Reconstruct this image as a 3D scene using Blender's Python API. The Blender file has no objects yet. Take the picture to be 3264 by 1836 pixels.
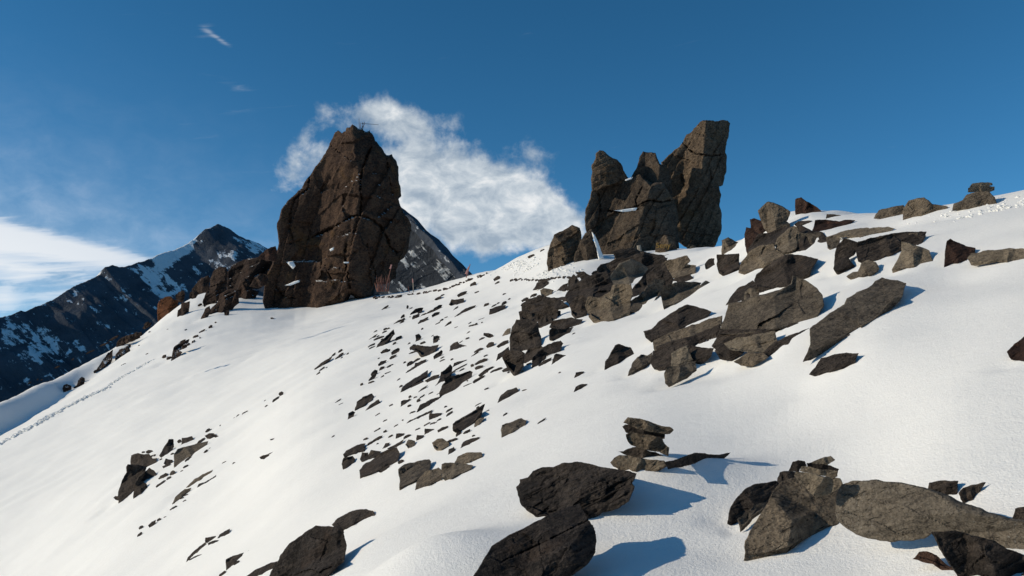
import bpy, math, random
import numpy as np
from mathutils import Vector
from mathutils.geometry import delaunay_2d_cdt

# ------------------------------------------------------------------ camera, sky, sun, exposure
SC = bpy.context.scene
F = 830.0                       # focal length in 1024-wide picture units
PITCH = math.radians(7.7)
SUN_AZ = math.radians(-94)      # measured from the view direction, negative = to the west side
SUN_EL = math.radians(19)
cam = bpy.data.cameras.new('camera'); camo = bpy.data.objects.new('camera', cam)
SC.collection.objects.link(camo); SC.camera = camo
cam.sensor_width = 36.0; cam.lens = 36.0 * F / 1024.0
cam.clip_start = 0.05; cam.clip_end = 60000
camo.location = (0, 0, 0); camo.rotation_euler = (math.pi/2 + PITCH, 0, 0)
SC.render.engine = 'CYCLES'
SC.cycles.use_denoising = True
SC.cycles.max_bounces = 5; SC.cycles.diffuse_bounces = 3; SC.cycles.glossy_bounces = 2
SC.cycles.transparent_max_bounces = 4
SC.view_settings.view_transform = 'Standard'; SC.view_settings.look = 'None'
SC.view_settings.gamma = 1.0; SC.view_settings.exposure = 0.0
SC.view_settings.use_curve_mapping = False

def N(nt, typ, **kw):
    n = nt.nodes.new(typ)
    for k, v in kw.items():
        setattr(n, k, v)
    return n
def math_n(nt, op, a, b=None, c=None, clamp=False):
    n = nt.nodes.new('ShaderNodeMath'); n.operation = op; n.use_clamp = clamp
    for i, v in enumerate((a, b, c)):
        if v is None: continue
        if isinstance(v, (int, float)): n.inputs[i].default_value = v
        else: nt.links.new(v, n.inputs[i])
    return n.outputs[0]
def ramp_n(nt, fac, stops, interp='LINEAR'):
    n = nt.nodes.new('ShaderNodeValToRGB'); n.color_ramp.interpolation = interp
    e = n.color_ramp.elements
    while len(e) < len(stops): e.new(0.5)
    for q, (p, c) in zip(e, stops):
        q.position = p; q.color = (*c, 1) if len(c) == 3 else c
    nt.links.new(fac, n.inputs[0]); return n.outputs[0]
def smooth_n(nt, v, lo, hi):
    n = nt.nodes.new('ShaderNodeMapRange'); n.interpolation_type = 'SMOOTHSTEP'
    nt.links.new(v, n.inputs[0]); n.inputs[1].default_value = lo; n.inputs[2].default_value = hi
    return n.outputs[0]
def noise_n(nt, vec, scale, detail=5, rough=0.55, dist=0.0):
    n = nt.nodes.new('ShaderNodeTexNoise'); n.inputs['Scale'].default_value = scale
    n.inputs['Detail'].default_value = detail; n.inputs['Roughness'].default_value = rough
    n.inputs['Distortion'].default_value = dist
    if vec is not None: nt.links.new(vec, n.inputs['Vector'])
    return n.outputs[0]
def map_n(nt, vec, scale=(1,1,1), rot=(0,0,0), loc=(0,0,0)):
    if any(rot):                # turn first, then stretch
        r = nt.nodes.new('ShaderNodeMapping'); r.inputs['Rotation'].default_value = rot
        nt.links.new(vec, r.inputs['Vector']); vec = r.outputs[0]; rot = (0, 0, 0)
    n = nt.nodes.new('ShaderNodeMapping'); n.inputs['Scale'].default_value = scale
    n.inputs['Rotation'].default_value = rot; n.inputs['Location'].default_value = loc
    nt.links.new(vec, n.inputs['Vector']); return n.outputs[0]
def mix_n(nt, fac, a, b, mode='MIX'):
    n = nt.nodes.new('ShaderNodeMix'); n.data_type = 'RGBA'; n.blend_type = mode
    for i, v in ((0, fac), (6, a), (7, b)):
        if isinstance(v, (int, float)): n.inputs[i].default_value = v
        elif isinstance(v, tuple): n.inputs[i].default_value = (*v, 1) if len(v) == 3 else v
        else: nt.links.new(v, n.inputs[i])
    return n.outputs[2]

# picture position (1024 x 576) -> direction; used to know where in the real sky a cloud stands
CP, SP = math.cos(PITCH), math.sin(PITCH)
def ray(px, py):
    u = (np.asarray(px, float) - 512.0) / F; v = (288.0 - np.asarray(py, float)) / F
    return np.stack([u, CP - v * SP, SP + v * CP], -1)
def unproj(px, py, D):
    return ray(px, py) * np.asarray(D, float)[..., None]

world = bpy.data.worlds.new('World'); SC.world = world; world.use_nodes = True
wt = world.node_tree; wt.nodes.clear()
sky = N(wt, 'ShaderNodeTexSky', sky_type='NISHITA', sun_disc=False)
sky.sun_elevation = SUN_EL; sky.sun_rotation = SUN_AZ
sky.altitude = 4600; sky.air_density = 1.0; sky.dust_density = 1.4; sky.ozone_density = 2.4
SKY_STRENGTH = 0.120
hs = N(wt, 'ShaderNodeHueSaturation'); hs.inputs['Saturation'].default_value = 1.24; hs.inputs['Hue'].default_value = 0.488
wt.links.new(sky.outputs[0], hs.inputs['Color'])
bg = N(wt, 'ShaderNodeBackground'); bg.inputs[1].default_value = SKY_STRENGTH
wt.links.new(hs.outputs[0], bg.inputs[0])
# clouds: soft noise heaps standing at given bearings and heights of the sky
tc = N(wt, 'ShaderNodeTexCoord'); dirv = tc.outputs['Generated']
sep = N(wt, 'ShaderNodeSeparateXYZ'); wt.links.new(dirv, sep.inputs[0])
azn = math_n(wt, 'ARCTAN2', sep.outputs[0], sep.outputs[1])
eln = math_n(wt, 'ARCSINE', sep.outputs[2])
def cloud_blob(px, py, rx, ry, tilt=0.0, amp=1.0):
    d = ray(px, py); d = d / np.linalg.norm(d)
    a0, e0 = math.atan2(d[0], d[1]), math.asin(d[2])
    a = math_n(wt, 'SUBTRACT', azn, float(a0)); e = math_n(wt, 'SUBTRACT', eln, float(e0))
    ct, st = math.cos(tilt), math.sin(tilt)
    p = math_n(wt, 'DIVIDE', math_n(wt, 'ADD', math_n(wt, 'MULTIPLY', a, ct), math_n(wt, 'MULTIPLY', e, st)), rx / F)
    q = math_n(wt, 'DIVIDE', math_n(wt, 'SUBTRACT', math_n(wt, 'MULTIPLY', e, ct), math_n(wt, 'MULTIPLY', a, st)), ry / F)
    r2 = math_n(wt, 'ADD', math_n(wt, 'MULTIPLY', p, p), math_n(wt, 'MULTIPLY', q, q))
    g = math_n(wt, 'EXPONENT', math_n(wt, 'MULTIPLY', r2, -1.0))
    return math_n(wt, 'MULTIPLY', g, amp)
def addall(lst):
    s = lst[0]
    for x in lst[1:]: s = math_n(wt, 'ADD', s, x)
    return s
heap = addall([cloud_blob(388, 116, 60, 17, -0.12, 1.05), cloud_blob(300, 158, 36, 28, 0.6, 0.8), cloud_blob(350, 175, 50, 40, 0.0, 0.5),
               cloud_blob(425, 145, 34, 20, -0.3, 0.45), cloud_blob(468, 190, 76, 34, -0.28, 1.7), cloud_blob(545, 214, 54, 28, -0.5, 1.4),
               cloud_blob(533, 153, 22, 15, -0.3, 0.55), cloud_blob(450, 226, 76, 26, -0.1, 1.0), cloud_blob(500, 245, 60, 14, 0.0, 0.3)])
n1 = noise_n(wt, dirv, 17.0, 10, 0.60, 0.15)
n2 = noise_n(wt, dirv, 52.0, 5, 0.6, 0.2)
nn = math_n(wt, 'ADD', math_n(wt, 'MULTIPLY', math_n(wt, 'SUBTRACT', n1, 0.5), 2.3), math_n(wt, 'MULTIPLY', math_n(wt, 'SUBTRACT', n2, 0.5), 0.45))
heap_d = smooth_n(wt, math_n(wt, 'ADD', heap, nn), 0.38, 1.10)
heap_d = math_n(wt, 'MULTIPLY', heap_d, smooth_n(wt, heap, 0.04, 0.30))
wisp = addall([cloud_blob(20, 236, 120, 9, -0.16, 0.75), cloud_blob(60, 252, 110, 9, -0.10, 0.42), cloud_blob(-20, 262, 90, 10, -0.05, 0.35), cloud_blob(-140, 232, 160, 24, -0.05, 0.8),
               cloud_blob(219, 39, 14, 3, -0.45, 0.55), cloud_blob(206, 31, 10, 7, 0.7, 0.36), cloud_blob(230, 84, 22, 6, -0.2, 0.26),
               cloud_blob(218, 125, 40, 16, 0.4, 0.16), cloud_blob(3, 298, 13, 12, 0.2, 0.7), cloud_blob(48, 297, 30, 8, 0.3, 0.42), cloud_blob(22, 280, 16, 7, 0.3, 0.3)])
stv = map_n(wt, dirv, (6, 6, 60), (0, 0.15, 0))
n3 = noise_n(wt, stv, 2.3, 7, 0.6, 0.5)
wisp_d = math_n(wt, 'MULTIPLY', smooth_n(wt, math_n(wt, 'ADD', wisp, math_n(wt, 'MULTIPLY', math_n(wt, 'SUBTRACT', n3, 0.5), 1.1)), 0.16, 1.05), 0.88)
veil = addall([cloud_blob(-60, 262, 260, 70, -0.05, 0.34), cloud_blob(-30, 215, 200, 90, 0.0, 0.12)])
dens = math_n(wt, 'MAXIMUM', math_n(wt, 'MULTIPLY', heap_d, 0.93), math_n(wt, 'ADD', math_n(wt, 'MULTIPLY', wisp_d, 0.52), math_n(wt, 'MULTIPLY', veil, 0.85)), clamp=True)
n4 = noise_n(wt, map_n(wt, dirv, (1, 1, 1.6), (0, 0, 0), (0.03, 0.0, 0.02)), 24.0, 8, 0.6, 0.3)
ccol = ramp_n(wt, math_n(wt, 'ADD', math_n(wt, 'MULTIPLY', n4, 0.75), math_n(wt, 'MULTIPLY', wisp_d, 0.5)),
              [(0.27, (0.36, 0.44, 0.53)), (0.40, (0.62, 0.68, 0.73)), (0.52, (0.97, 0.97, 0.96))])
cbg = N(wt, 'ShaderNodeBackground'); wt.links.new(ccol, cbg.inputs[0]); cbg.inputs[1].default_value = 0.98
mixs = N(wt, 'ShaderNodeMixShader'); wt.links.new(dens, mixs.inputs[0])
wt.links.new(bg.outputs[0], mixs.inputs[1]); wt.links.new(cbg.outputs[0], mixs.inputs[2])
wo = N(wt, 'ShaderNodeOutputWorld'); wt.links.new(mixs.outputs[0], wo.inputs[0])

sunl = bpy.data.lights.new('sun', 'SUN'); suno = bpy.data.objects.new('sun', sunl); SC.collection.objects.link(suno)
sunl.energy = 3.7; sunl.angle = math.radians(0.53); sunl.color = (1.0, 0.88, 0.69)
to_sun = Vector((math.sin(SUN_AZ) * math.cos(SUN_EL), math.cos(SUN_AZ) * math.cos(SUN_EL), math.sin(SUN_EL)))
suno.rotation_euler = to_sun.to_track_quat('Z', 'Y').to_euler()
suno.location = (-30, 10, 40)

# ------------------------------------------------------------------ helpers
def vhash(ix, iy, iz):
    h = (ix * 374761393 + iy * 668265263 + iz * 2147483647 * 31 + 1013904223) & 0xFFFFFFFF
    h = ((h ^ (h >> 13)) * 1274126177) & 0xFFFFFFFF
    h = ((h ^ (h >> 16)) * 2246822519) & 0xFFFFFFFF
    return ((h ^ (h >> 15)) & 0xFFFFFF) / float(0xFFFFFF) * 2 - 1
def vnoise(P):
    P = np.asarray(P, float); i = np.floor(P).astype(np.int64); f = P - i
    w = f * f * f * (f * (f * 6 - 15) + 10)
    r = 0
    for dx in (0, 1):
        wx = w[..., 0] if dx else 1 - w[..., 0]
        for dy in (0, 1):
            wy = w[..., 1] if dy else 1 - w[..., 1]
            for dz in (0, 1):
                wz = w[..., 2] if dz else 1 - w[..., 2]
                r = r + wx * wy * wz * vhash(i[..., 0] + dx, i[..., 1] + dy, i[..., 2] + dz)
    return r
def fbm(P, oct=4, gain=0.5, lac=2.03, ridged=False):
    P = np.asarray(P, float); a = 1.0; s = 0; t = 0
    for _ in range(oct):
        n = vnoise(P)
        s = s + a * ((1 - 2 * np.abs(n)) if ridged else n); t += a; a *= gain; P = P * lac + 17.31
    return s / t
def p3(a, b, c=0.0):
    a = np.asarray(a, float); return np.stack([a, np.broadcast_to(b, a.shape), np.broadcast_to(c, a.shape)], -1)

def mesh_obj(name, V, faces, mat, parent=None, sharp=None, smooth=True):
    me = bpy.data.meshes.new(name)
    if isinstance(faces, np.ndarray):
        nf, k = faces.shape
        me.vertices.add(len(V)); me.vertices.foreach_set('co', np.asarray(V, np.float32).ravel())
        me.loops.add(nf * k); me.loops.foreach_set('vertex_index', faces.astype(np.int32).ravel())
        me.polygons.add(nf); me.polygons.foreach_set('loop_start', np.arange(0, nf * k, k, dtype=np.int32))
        me.update(calc_edges=True); me.validate()
    else:
        me.from_pydata([tuple(v) for v in V], [], faces); me.update()
    me.polygons.foreach_set('use_smooth', np.full(len(me.polygons), smooth))
    if sharp is not None: me.set_sharp_from_angle(angle=math.radians(sharp))
    if mat is not None: me.materials.append(mat)
    o = bpy.data.objects.new(name, me); SC.collection.objects.link(o)
    if parent is not None: o.parent = parent
    return o
def tag(o, label=None, cat=None, group=None, kind=None):
    for k, v in (('label', label), ('category', cat), ('group', group), ('kind', kind)):
        if v: o[k] = v
    return o

# ------------------------------------------------------------------ materials
def new_mat(name):
    m = bpy.data.materials.new(name); m.use_nodes = True; nt = m.node_tree; nt.nodes.clear()
    out = N(nt, 'ShaderNodeOutputMaterial'); b = N(nt, 'ShaderNodeBsdfPrincipled')
    nt.links.new(b.outputs[0], out.inputs[0]); return m, nt, b
def bump_n(nt, h, strength, dist, prev=None):
    n = nt.nodes.new('ShaderNodeBump'); n.inputs['Strength'].default_value = strength; n.inputs['Distance'].default_value = dist
    nt.links.new(h, n.inputs['Height'])
    if prev is not None: nt.links.new(prev, n.inputs['Normal'])
    return n.outputs[0]

def snow_material():
    m, nt, b = new_mat('wind_packed_snow')
    g = N(nt, 'ShaderNodeNewGeometry').outputs['Position']
    tone = noise_n(nt, g, 0.35, 4, 0.55)
    col = ramp_n(nt, tone, [(0.3, (0.86, 0.855, 0.83)), (0.7, (0.90, 0.89, 0.86))])
    nt.links.new(col, b.inputs['Base Color'])
    b.inputs['Roughness'].default_value = 0.75; b.inputs['Specular IOR Level'].default_value = 0.08
    # grain: crust granules near by, soft wind dunes further out
    gr = noise_n(nt, g, 62.0, 3, 0.7)
    lump = noise_n(nt, g, 13.0, 3, 0.55)
    fine = noise_n(nt, g, 170.0, 2, 0.6)
    n0 = bump_n(nt, lump, 0.22, 0.02)
    n0 = bump_n(nt, gr, 0.55, 0.010, n0)
    n1 = bump_n(nt, fine, 0.5, 0.005, n0)
    run = noise_n(nt, map_n(nt, g, (0.35, 2.6, 0.35), (0, 0, math.radians(-12))), 1.6, 4, 0.55)
    n2 = bump_n(nt, run, 0.16, 0.09, n1)
    nt.links.new(n2, b.inputs['Normal'])
    return m

def rock_material(name, base, dark, warm, stain=None, stain_amt=0.0, scale=1.0, strata=0.5, ledge=None):
    """weathered volcanic rock: blotches, thin layering, pits and lichen; scale = features per metre"""
    m, nt, b = new_mat(name)
    tcx = N(nt, 'ShaderNodeTexCoord'); v = tcx.outputs['Object']
    oi = N(nt, 'ShaderNodeObjectInfo')
    add = N(nt, 'ShaderNodeVectorMath', operation='ADD'); nt.links.new(v, add.inputs[0])
    cmb = N(nt, 'ShaderNodeCombineXYZ')
    for k, q in enumerate((31.0, 17.0, 23.0)):
        nt.links.new(math_n(nt, 'MULTIPLY', oi.outputs['Random'], q), cmb.inputs[k])
    nt.links.new(cmb.outputs[0], add.inputs[1]); v = add.outputs[0]
    big = noise_n(nt, v, 1.3 * scale, 5, 0.6, 0.3)
    med = noise_n(nt, v, 7.0 * scale, 5, 0.65)
    lay = noise_n(nt, map_n(nt, v, (1.0, 1.0, 9.0), (0.15, 0.45, 0.2)), 2.6 * scale, 5, 0.6, 0.5)
    f = math_n(nt, 'ADD', math_n(nt, 'MULTIPLY', big, 0.5), math_n(nt, 'MULTIPLY', med, 0.5))
    fin = noise_n(nt, v, 28.0 * scale, 4, 0.7)
    f = math_n(nt, 'ADD', f, math_n(nt, 'MULTIPLY', math_n(nt, 'SUBTRACT', fin, 0.5), 0.6))
    c = ramp_n(nt, f, [(0.34, dark), (0.5, base), (0.66, warm)])
    c = mix_n(nt, math_n(nt, 'MULTIPLY', smooth_n(nt, lay, 0.42, 0.62), strata * 0.55), c, tuple(x * 0.62 for x in dark))
    # object tint
    br = ramp_n(nt, oi.outputs['Random'], [(0.0, (0.78, 0.78, 0.80)), (0.5, (1.0, 0.98, 0.95)), (1.0, (1.18, 1.12, 1.04))])
    c = mix_n(nt, 1.0, c, br, 'MULTIPLY')
    if stain is not None:
        sm = smooth_n(nt, noise_n(nt, v, 1.9 * scale, 4, 0.6, 0.4), 0.56, 0.70)
        c = mix_n(nt, math_n(nt, 'MULTIPLY', sm, stain_amt), c, stain)
    fl = math_n(nt, 'MULTIPLY', smooth_n(nt, noise_n(nt, v, 60.0 * scale, 3, 0.7), 0.60, 0.68), smooth_n(nt, big, 0.45, 0.65))
    c = mix_n(nt, math_n(nt, 'MULTIPLY', fl, 0.55), c, tuple(min(0.42, x * 1.9 + 0.03) for x in warm))
    crk_ = smooth_n(nt, noise_n(nt, map_n(nt, v, (1.0, 1.0, 5.0), (0.15, 0.45, 0.2)), 9.0 * scale, 4, 0.7, 0.8), 0.36, 0.44)
    c = mix_n(nt, crk_, tuple(x * 0.45 for x in dark), c)
    geo = N(nt, 'ShaderNodeNewGeometry'); sz = N(nt, 'ShaderNodeSeparateXYZ'); nt.links.new(geo.outputs['True Normal'], sz.inputs[0])
    lodged = None if ledge is None else math_n(nt, 'MULTIPLY', smooth_n(nt, sz.outputs[2], ledge or 0.9, min(0.99, (ledge or 0.9) + 0.12)), smooth_n(nt, noise_n(nt, v, 2.2 * scale, 4, 0.65), 0.50, 0.56))
    if lodged is not None: c = mix_n(nt, lodged, c, (0.86, 0.86, 0.85))
    nt.links.new(c, b.inputs['Base Color'])
    b.inputs['Roughness'].default_value = 0.92; b.inputs['Specular IOR Level'].default_value = 0.18
    pit = N(nt, 'ShaderNodeTexVoronoi', feature='F1'); pit.inputs['Scale'].default_value = 9.0 * scale
    nt.links.new(v, pit.inputs['Vector'])
    h = math_n(nt, 'ADD', math_n(nt, 'MULTIPLY', med, 0.6), math_n(nt, 'MULTIPLY', lay, 0.5 * strata + 0.15))
    nb = bump_n(nt, h, 1.0, 0.20 / scale)
    nb = bump_n(nt, noise_n(nt, v, 34.0 * scale, 4, 0.7), 0.95, 0.040 / scale, nb)
    nb = bump_n(nt, pit.outputs[0], 0.35, 0.05 / scale, nb)
    nt.links.new(nb, b.inputs['Normal'])
    return m

SNOW = snow_material()
ROCK = {
 'grey':  rock_material('grey_brown_rock', (0.178, 0.146, 0.111), (0.068, 0.056, 0.045), (0.270, 0.225, 0.170), (0.15, 0.132, 0.105), 0.3, 1.6),
 'dark':  rock_material('dark_layered_rock', (0.068, 0.055, 0.047), (0.026, 0.022, 0.020), (0.115, 0.094, 0.078), (0.085, 0.050, 0.030), 0.25, 1.6, 0.9),
 'red':   rock_material('reddish_rock', (0.066, 0.036, 0.027), (0.029, 0.017, 0.015), (0.105, 0.060, 0.042), (0.14, 0.055, 0.028), 0.35, 1.3, 0.7),
 'orange': rock_material('rust_rock', (0.13, 0.050, 0.021), (0.06, 0.026, 0.015), (0.17, 0.072, 0.029), None, 0, 0.7, 0.3),
 'tan':   rock_material('pale_brown_rock', (0.232, 0.194, 0.146), (0.115, 0.097, 0.077), (0.302, 0.257, 0.196), (0.085, 0.070, 0.053), 0.3, 1.8, 0.35),
 'tower': rock_material('tower_rock', (0.090, 0.054, 0.037), (0.033, 0.021, 0.017), (0.155, 0.097, 0.063), (0.15, 0.080, 0.028), 0.45, 0.22, 0.25, 0.76),
 'crag':  rock_material('crag_rock', (0.130, 0.098, 0.071), (0.047, 0.036, 0.028), (0.205, 0.160, 0.115), (0.16, 0.090, 0.030), 0.3, 0.55, 0.3),
 'ridge': rock_material('ridge_rock', (0.058, 0.036, 0.028), (0.025, 0.018, 0.016), (0.090, 0.060, 0.043), (0.11, 0.048, 0.026), 0.3, 0.3, 0.4, 0.74),
}

# ------------------------------------------------------------------ snow slope
# surveyed points of the slope: bearing pixel, height pixel, distance along the view axis (m)
CTRL = []
def col(px, lst): CTRL.extend((px, py, d) for py, d in lst)
col(0,   [(576, 31), (520, 40), (470, 54), (434, 72)])
col(75,  [(576, 23), (500, 36), (430, 58), (387, 82)])
col(150, [(576, 16.5), (510, 25), (460, 35), (400, 57), (358, 80), (328, 96)])
col(190, [(440, 35), (380, 60), (345, 79), (322, 91), (298, 106)])
col(225, [(576, 11), (500, 20), (440, 31), (380, 52), (330, 84), (312, 93), (292, 108)])
col(300, [(576, 7.2), (500, 13), (450, 19), (400, 28), (350, 50), (318, 88), (300, 100)])
col(360, [(576, 5.5), (500, 10.2), (450, 15), (400, 23), (350, 38), (305, 84), (297, 96)])
col(420, [(576, 4.7), (500, 7.9), (450, 11.6), (400, 18), (350, 29), (310, 55), (298, 78), (290, 99)])
col(455, [(310, 43), (295, 68), (283, 94)])
col(490, [(576, 4.25), (500, 6.5), (450, 9.0), (400, 13.5), (350, 21), (310, 33), (285, 50), (271, 80)])
col(525, [(300, 32), (275, 46), (256, 60)])
col(560, [(576, 4.0), (500, 5.7), (450, 7.4), (400, 10.4), (350, 15.5), (310, 23), (280, 32), (262, 42), (245, 50)])
col(630, [(576, 3.8), (500, 5.2), (450, 6.5), (400, 8.6), (350, 12.2), (300, 20), (270, 32), (254, 46)])
col(710, [(576, 3.65), (500, 5.0), (450, 6.1), (400, 7.6), (350, 9.6), (300, 14), (265, 23), (249, 36)])
col(750, [(300, 12.2), (262, 18), (238, 27)])
col(790, [(576, 3.5), (500, 4.7), (450, 5.65), (400, 6.8), (350, 8.0), (300, 10.8), (260, 14.5), (235, 18), (213, 23)])
col(870, [(576, 3.3), (500, 4.3), (450, 5.0), (400, 5.9), (350, 6.9), (300, 8.9), (250, 12.2), (230, 15.2), (216, 19)])
col(950, [(576, 3.0), (500, 3.7), (400, 5.0), (350, 6.1), (300, 7.7), (250, 10.6), (209, 16)])
col(1024, [(576, 2.8), (500, 3.4), (400, 4.5), (300, 6.7), (250, 8.9), (196, 14)])
col(1150, [(576, 2.5), (400, 3.9), (250, 7.2), (165, 13)])
# the far side of each crest, falling away out of sight: (px, py on the crest sight line, distance, drop in metres)
for px, py, d, drop in [(0,434,96,3),(0,434,150,40),(75,387,108,4),(75,387,160,45),(150,328,118,5),(150,328,165,50),(190,298,124,4),(190,298,165,50),(225,292,124,4),(225,292,165,50),
                        (300,298,120,4),(300,298,165,50),(360,297,118,4),(360,297,165,50),(420,290,116,4),(420,290,165,50),(455,283,112,4),(455,283,165,55),
                        (490,271,100,4),(490,271,160,60),(525,256,78,3),(525,256,160,70),(560,245,66,2),(560,245,92,16),(560,245,160,80),(630,254,60,2),(630,254,90,16),(630,254,160,80),
                        (710,249,48,2),(710,249,75,16),(710,249,160,90),(750,238,38,1.8),(750,238,60,13),(790,213,30,1.2),(790,213,52,12),(790,213,160,110),
                        (870,216,26,1.0),(870,216,45,10),(870,216,160,110),(950,209,22,0.8),(950,209,40,9),(950,209,160,120),
                        (1024,196,19,0.6),(1024,196,36,8),(1024,196,160,120),(1150,165,18,0.6),(1150,165,36,8),(1150,165,160,120)]:
    CTRL.append((px, py + drop / d * F, d))
BX, CY, EYE = 0.44, 0.277, 1.55
_c = np.array(CTRL, float); _P = unproj(_c[:, 0], _c[:, 1], _c[:, 2])
def plane_t(az, r): return BX * np.sin(az) + CY * np.cos(az) - EYE / r
_az = np.arctan2(_P[:, 0], _P[:, 1]); _r = np.hypot(_P[:, 0], _P[:, 1])
_res = _P[:, 2] / _r - plane_t(_az, _r)
# near and outer ring points keep the fit tame outside the picture
ext = []
for a in np.radians([-80, -50, -25, 0, 25, 50, 80]):
    ext.append((a, 0.6, 0.0)); ext.append((a, 1.4, 0.0))
for a, rr, zt in [(-70, 30, -0.36), (-70, 80, -0.25), (-70, 160, -0.45), (-50, 90, -0.10), (-50, 160, -0.35), (-45, 40, -0.28), (70, 5, None), (70, 14, 0.42), (70, 40, 0.1), (70, 160, -0.5), (50, 160, -0.5)]:
    a = math.radians(a)
    ext.append((a, rr, 0.0 if zt is None else zt - plane_t(a, rr)))
ext = np.array(ext)
AZ = np.concatenate([_az, ext[:, 0]]); RR = np.concatenate([_r, ext[:, 1]]); RES = np.concatenate([_res, ext[:, 2]])
AS = 3.0
def kern(d2): return 0.5 * d2 * np.log(d2 + 1e-12)
_X = np.stack([AZ * AS, np.log(RR)], 1); _n = len(_X)
_K = kern(((_X[:, None] - _X[None]) ** 2).sum(-1)) + np.eye(_n) * 2e-3
_Pm = np.concatenate([np.ones((_n, 1)), _X], 1)
_A = np.block([[_K, _Pm], [_Pm.T, np.zeros((3, 3))]])
_w = np.linalg.solve(_A, np.concatenate([RES, np.zeros(3)]))
def rbf(az, lr):
    q = np.stack([az * AS, lr], 1); out = np.empty(len(q))
    for i in range(0, len(q), 40000):
        b = q[i:i + 40000]
        d2 = ((b[:, None, :] - _X[None]) ** 2).sum(-1)
        out[i:i + 40000] = kern(d2) @ _w[:_n] + _w[_n] + b @ _w[_n + 1:]
    return out
# coarse fit first, then a fine polar grid (finer close by, as the eye stands on it)
cA = np.radians(np.linspace(-82, 82, 240)); cL = np.linspace(math.log(0.5), math.log(185), 260)
gA, gL = np.meshgrid(cA, cL, indexing='ij')
cG = rbf(gA.ravel(), gL.ravel()).reshape(gA.shape)
def bil(G, a0, da, l0, dl, a, l):
    x = np.clip((a - a0) / da, 0, G.shape[0] - 1.001); y = np.clip((l - l0) / dl, 0, G.shape[1] - 1.001)
    i = x.astype(int); j = y.astype(int); u = x - i; v = y - j
    return G[i, j] * (1 - u) * (1 - v) + G[i + 1, j] * u * (1 - v) + G[i, j + 1] * (1 - u) * v + G[i + 1, j + 1] * u * v
def base_h(x, y):
    a = np.arctan2(x, y); r = np.hypot(x, y); r = np.maximum(r, 1e-3)
    rs = bil(cG, cA[0], cA[1] - cA[0], cL[0], cL[1] - cL[0], np.clip(a, cA[0], cA[-1]), np.log(r))
    fade = np.clip((math.radians(120) - np.abs(a)) / math.radians(40), 0, 1)
    return r * (plane_t(a, r) + rs * fade)
def seg_dist(x, y, pts):
    best = np.full(np.shape(x), 1e9); side = np.zeros(np.shape(x)); tt = np.zeros(np.shape(x))
    n = len(pts) - 1
    for k in range(n):
        ax, ay = pts[k]; bx, by = pts[k + 1]; dx, dy = bx - ax, by - ay; L = dx * dx + dy * dy
        t = np.clip(((x - ax) * dx + (y - ay) * dy) / L, 0, 1)
        d = np.hypot(x - ax - t * dx, y - ay - t * dy); m = d < best
        best = np.where(m, d, best); side = np.where(m, np.sign(dx * (y - ay) - dy * (x - ax)), side); tt = np.where(m, (k + t) / n, tt)
    return best, side, tt
EXTRA = []     # added later by the features: functions (x, y) -> metres
def detail_h(x, y):
    r = np.hypot(x, y)
    h = 0.075 * fbm(p3(x * 0.36, y * 0.36), 3) * np.clip(r / 6, 0.35, 1.6) + 0.35 * fbm(p3(x * 0.045, y * 0.045, 4.0), 2) * np.clip((r - 12) / 40, 0, 1)
    # wind and slough runnels along the fall line (towards the west and a little nearer)
    ca, sa = math.cos(math.radians(18)), math.sin(math.radians(18))
    al = x * ca + y * sa; ac = -x * sa + y * ca
    h = h + 0.055 * fbm(p3(al * 0.08, ac * 0.9, 9.0), 3) * np.clip((r - 5) / 10, 0, 1) * np.clip(r / 20, 0.5, 2.2)
    h = h + 0.010 * fbm(p3(x * 2.2, y * 2.2, 2.0), 2) * np.clip((9 - r) / 5, 0, 1)
    for fn in EXTRA: h = h + fn(x, y)
    return h
GRID = {}
def ground(x, y):
    x = np.asarray(x, float); y = np.asarray(y, float)
    if GRID:      # the finished surface itself
        a = np.arctan2(x, y); l = np.log(np.maximum(np.hypot(x, y), 0.5))
        g = bil(GRID['z'], GRID['a0'], GRID['da'], GRID['l0'], GRID['dl'], a, l)
        return np.where(np.abs(a) < math.radians(40.9), g, base_h(x, y))
    return base_h(x, y) + detail_h(x, y)
_marchD = np.exp(np.linspace(math.log(1.6), math.log(170), 520))
def depth_at(px, py, default=None):
    """distance along the view axis at which the sight line through a picture point meets the snow"""
    rd = ray(px, py); P = rd[None] * _marchD[:, None]
    g = ground(P[:, 0], P[:, 1]) - P[:, 2]
    k = np.argmax(g > 0)
    if g[k] <= 0: return default
    if k == 0: return _marchD[0]
    t = -g[k - 1] / (g[k] - g[k - 1]); return _marchD[k - 1] + t * (_marchD[k] - _marchD[k - 1])
def at(px, py, default=60.0):
    d = depth_at(px, py, default); return unproj(px, py, d)

# the wind-banked rim beyond the ridge rocks, its face turned from the sun
_bank = np.array([(-110, 486, 62), (-60, 462, 67), (0, 433, 72), (36, 413, 76), (61, 399, 79), (90, 377, 84), (130, 352, 90), (160, 330, 96)], float)
_bw = [tuple(p[:2]) for p in unproj(_bank[:, 0], _bank[:, 1], _bank[:, 2])]
def bank_h(x, y):
    d, side, t = seg_dist(x, y, _bw)
    s = np.where(side > 0, d, -d)
    q = np.clip((s + 0.6) / 3.4, 0, 1); q = q * q * (3 - 2 * q)
    back = np.exp(-np.clip(s - 3.2, 0, None) / 9.0)
    H = np.interp(t, [0, 0.3, 0.6, 0.9, 1.0], [3.4, 3.2, 2.6, 1.3, 0.0])
    return np.where(np.hypot(x, y) > 40, H * q * back, 0)
EXTRA.append(bank_h)
def mound(px, py, D, amp, rad, sx=1.0):
    p = unproj(px, py, D)
    EXTRA.append(lambda x, y, p=p: amp * np.exp(-(((x - p[0]) / (rad * sx)) ** 2 + ((y - p[1]) / rad) ** 2)))
mound(430, 566, 4.6, 0.16, 0.5, 1.2)
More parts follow.
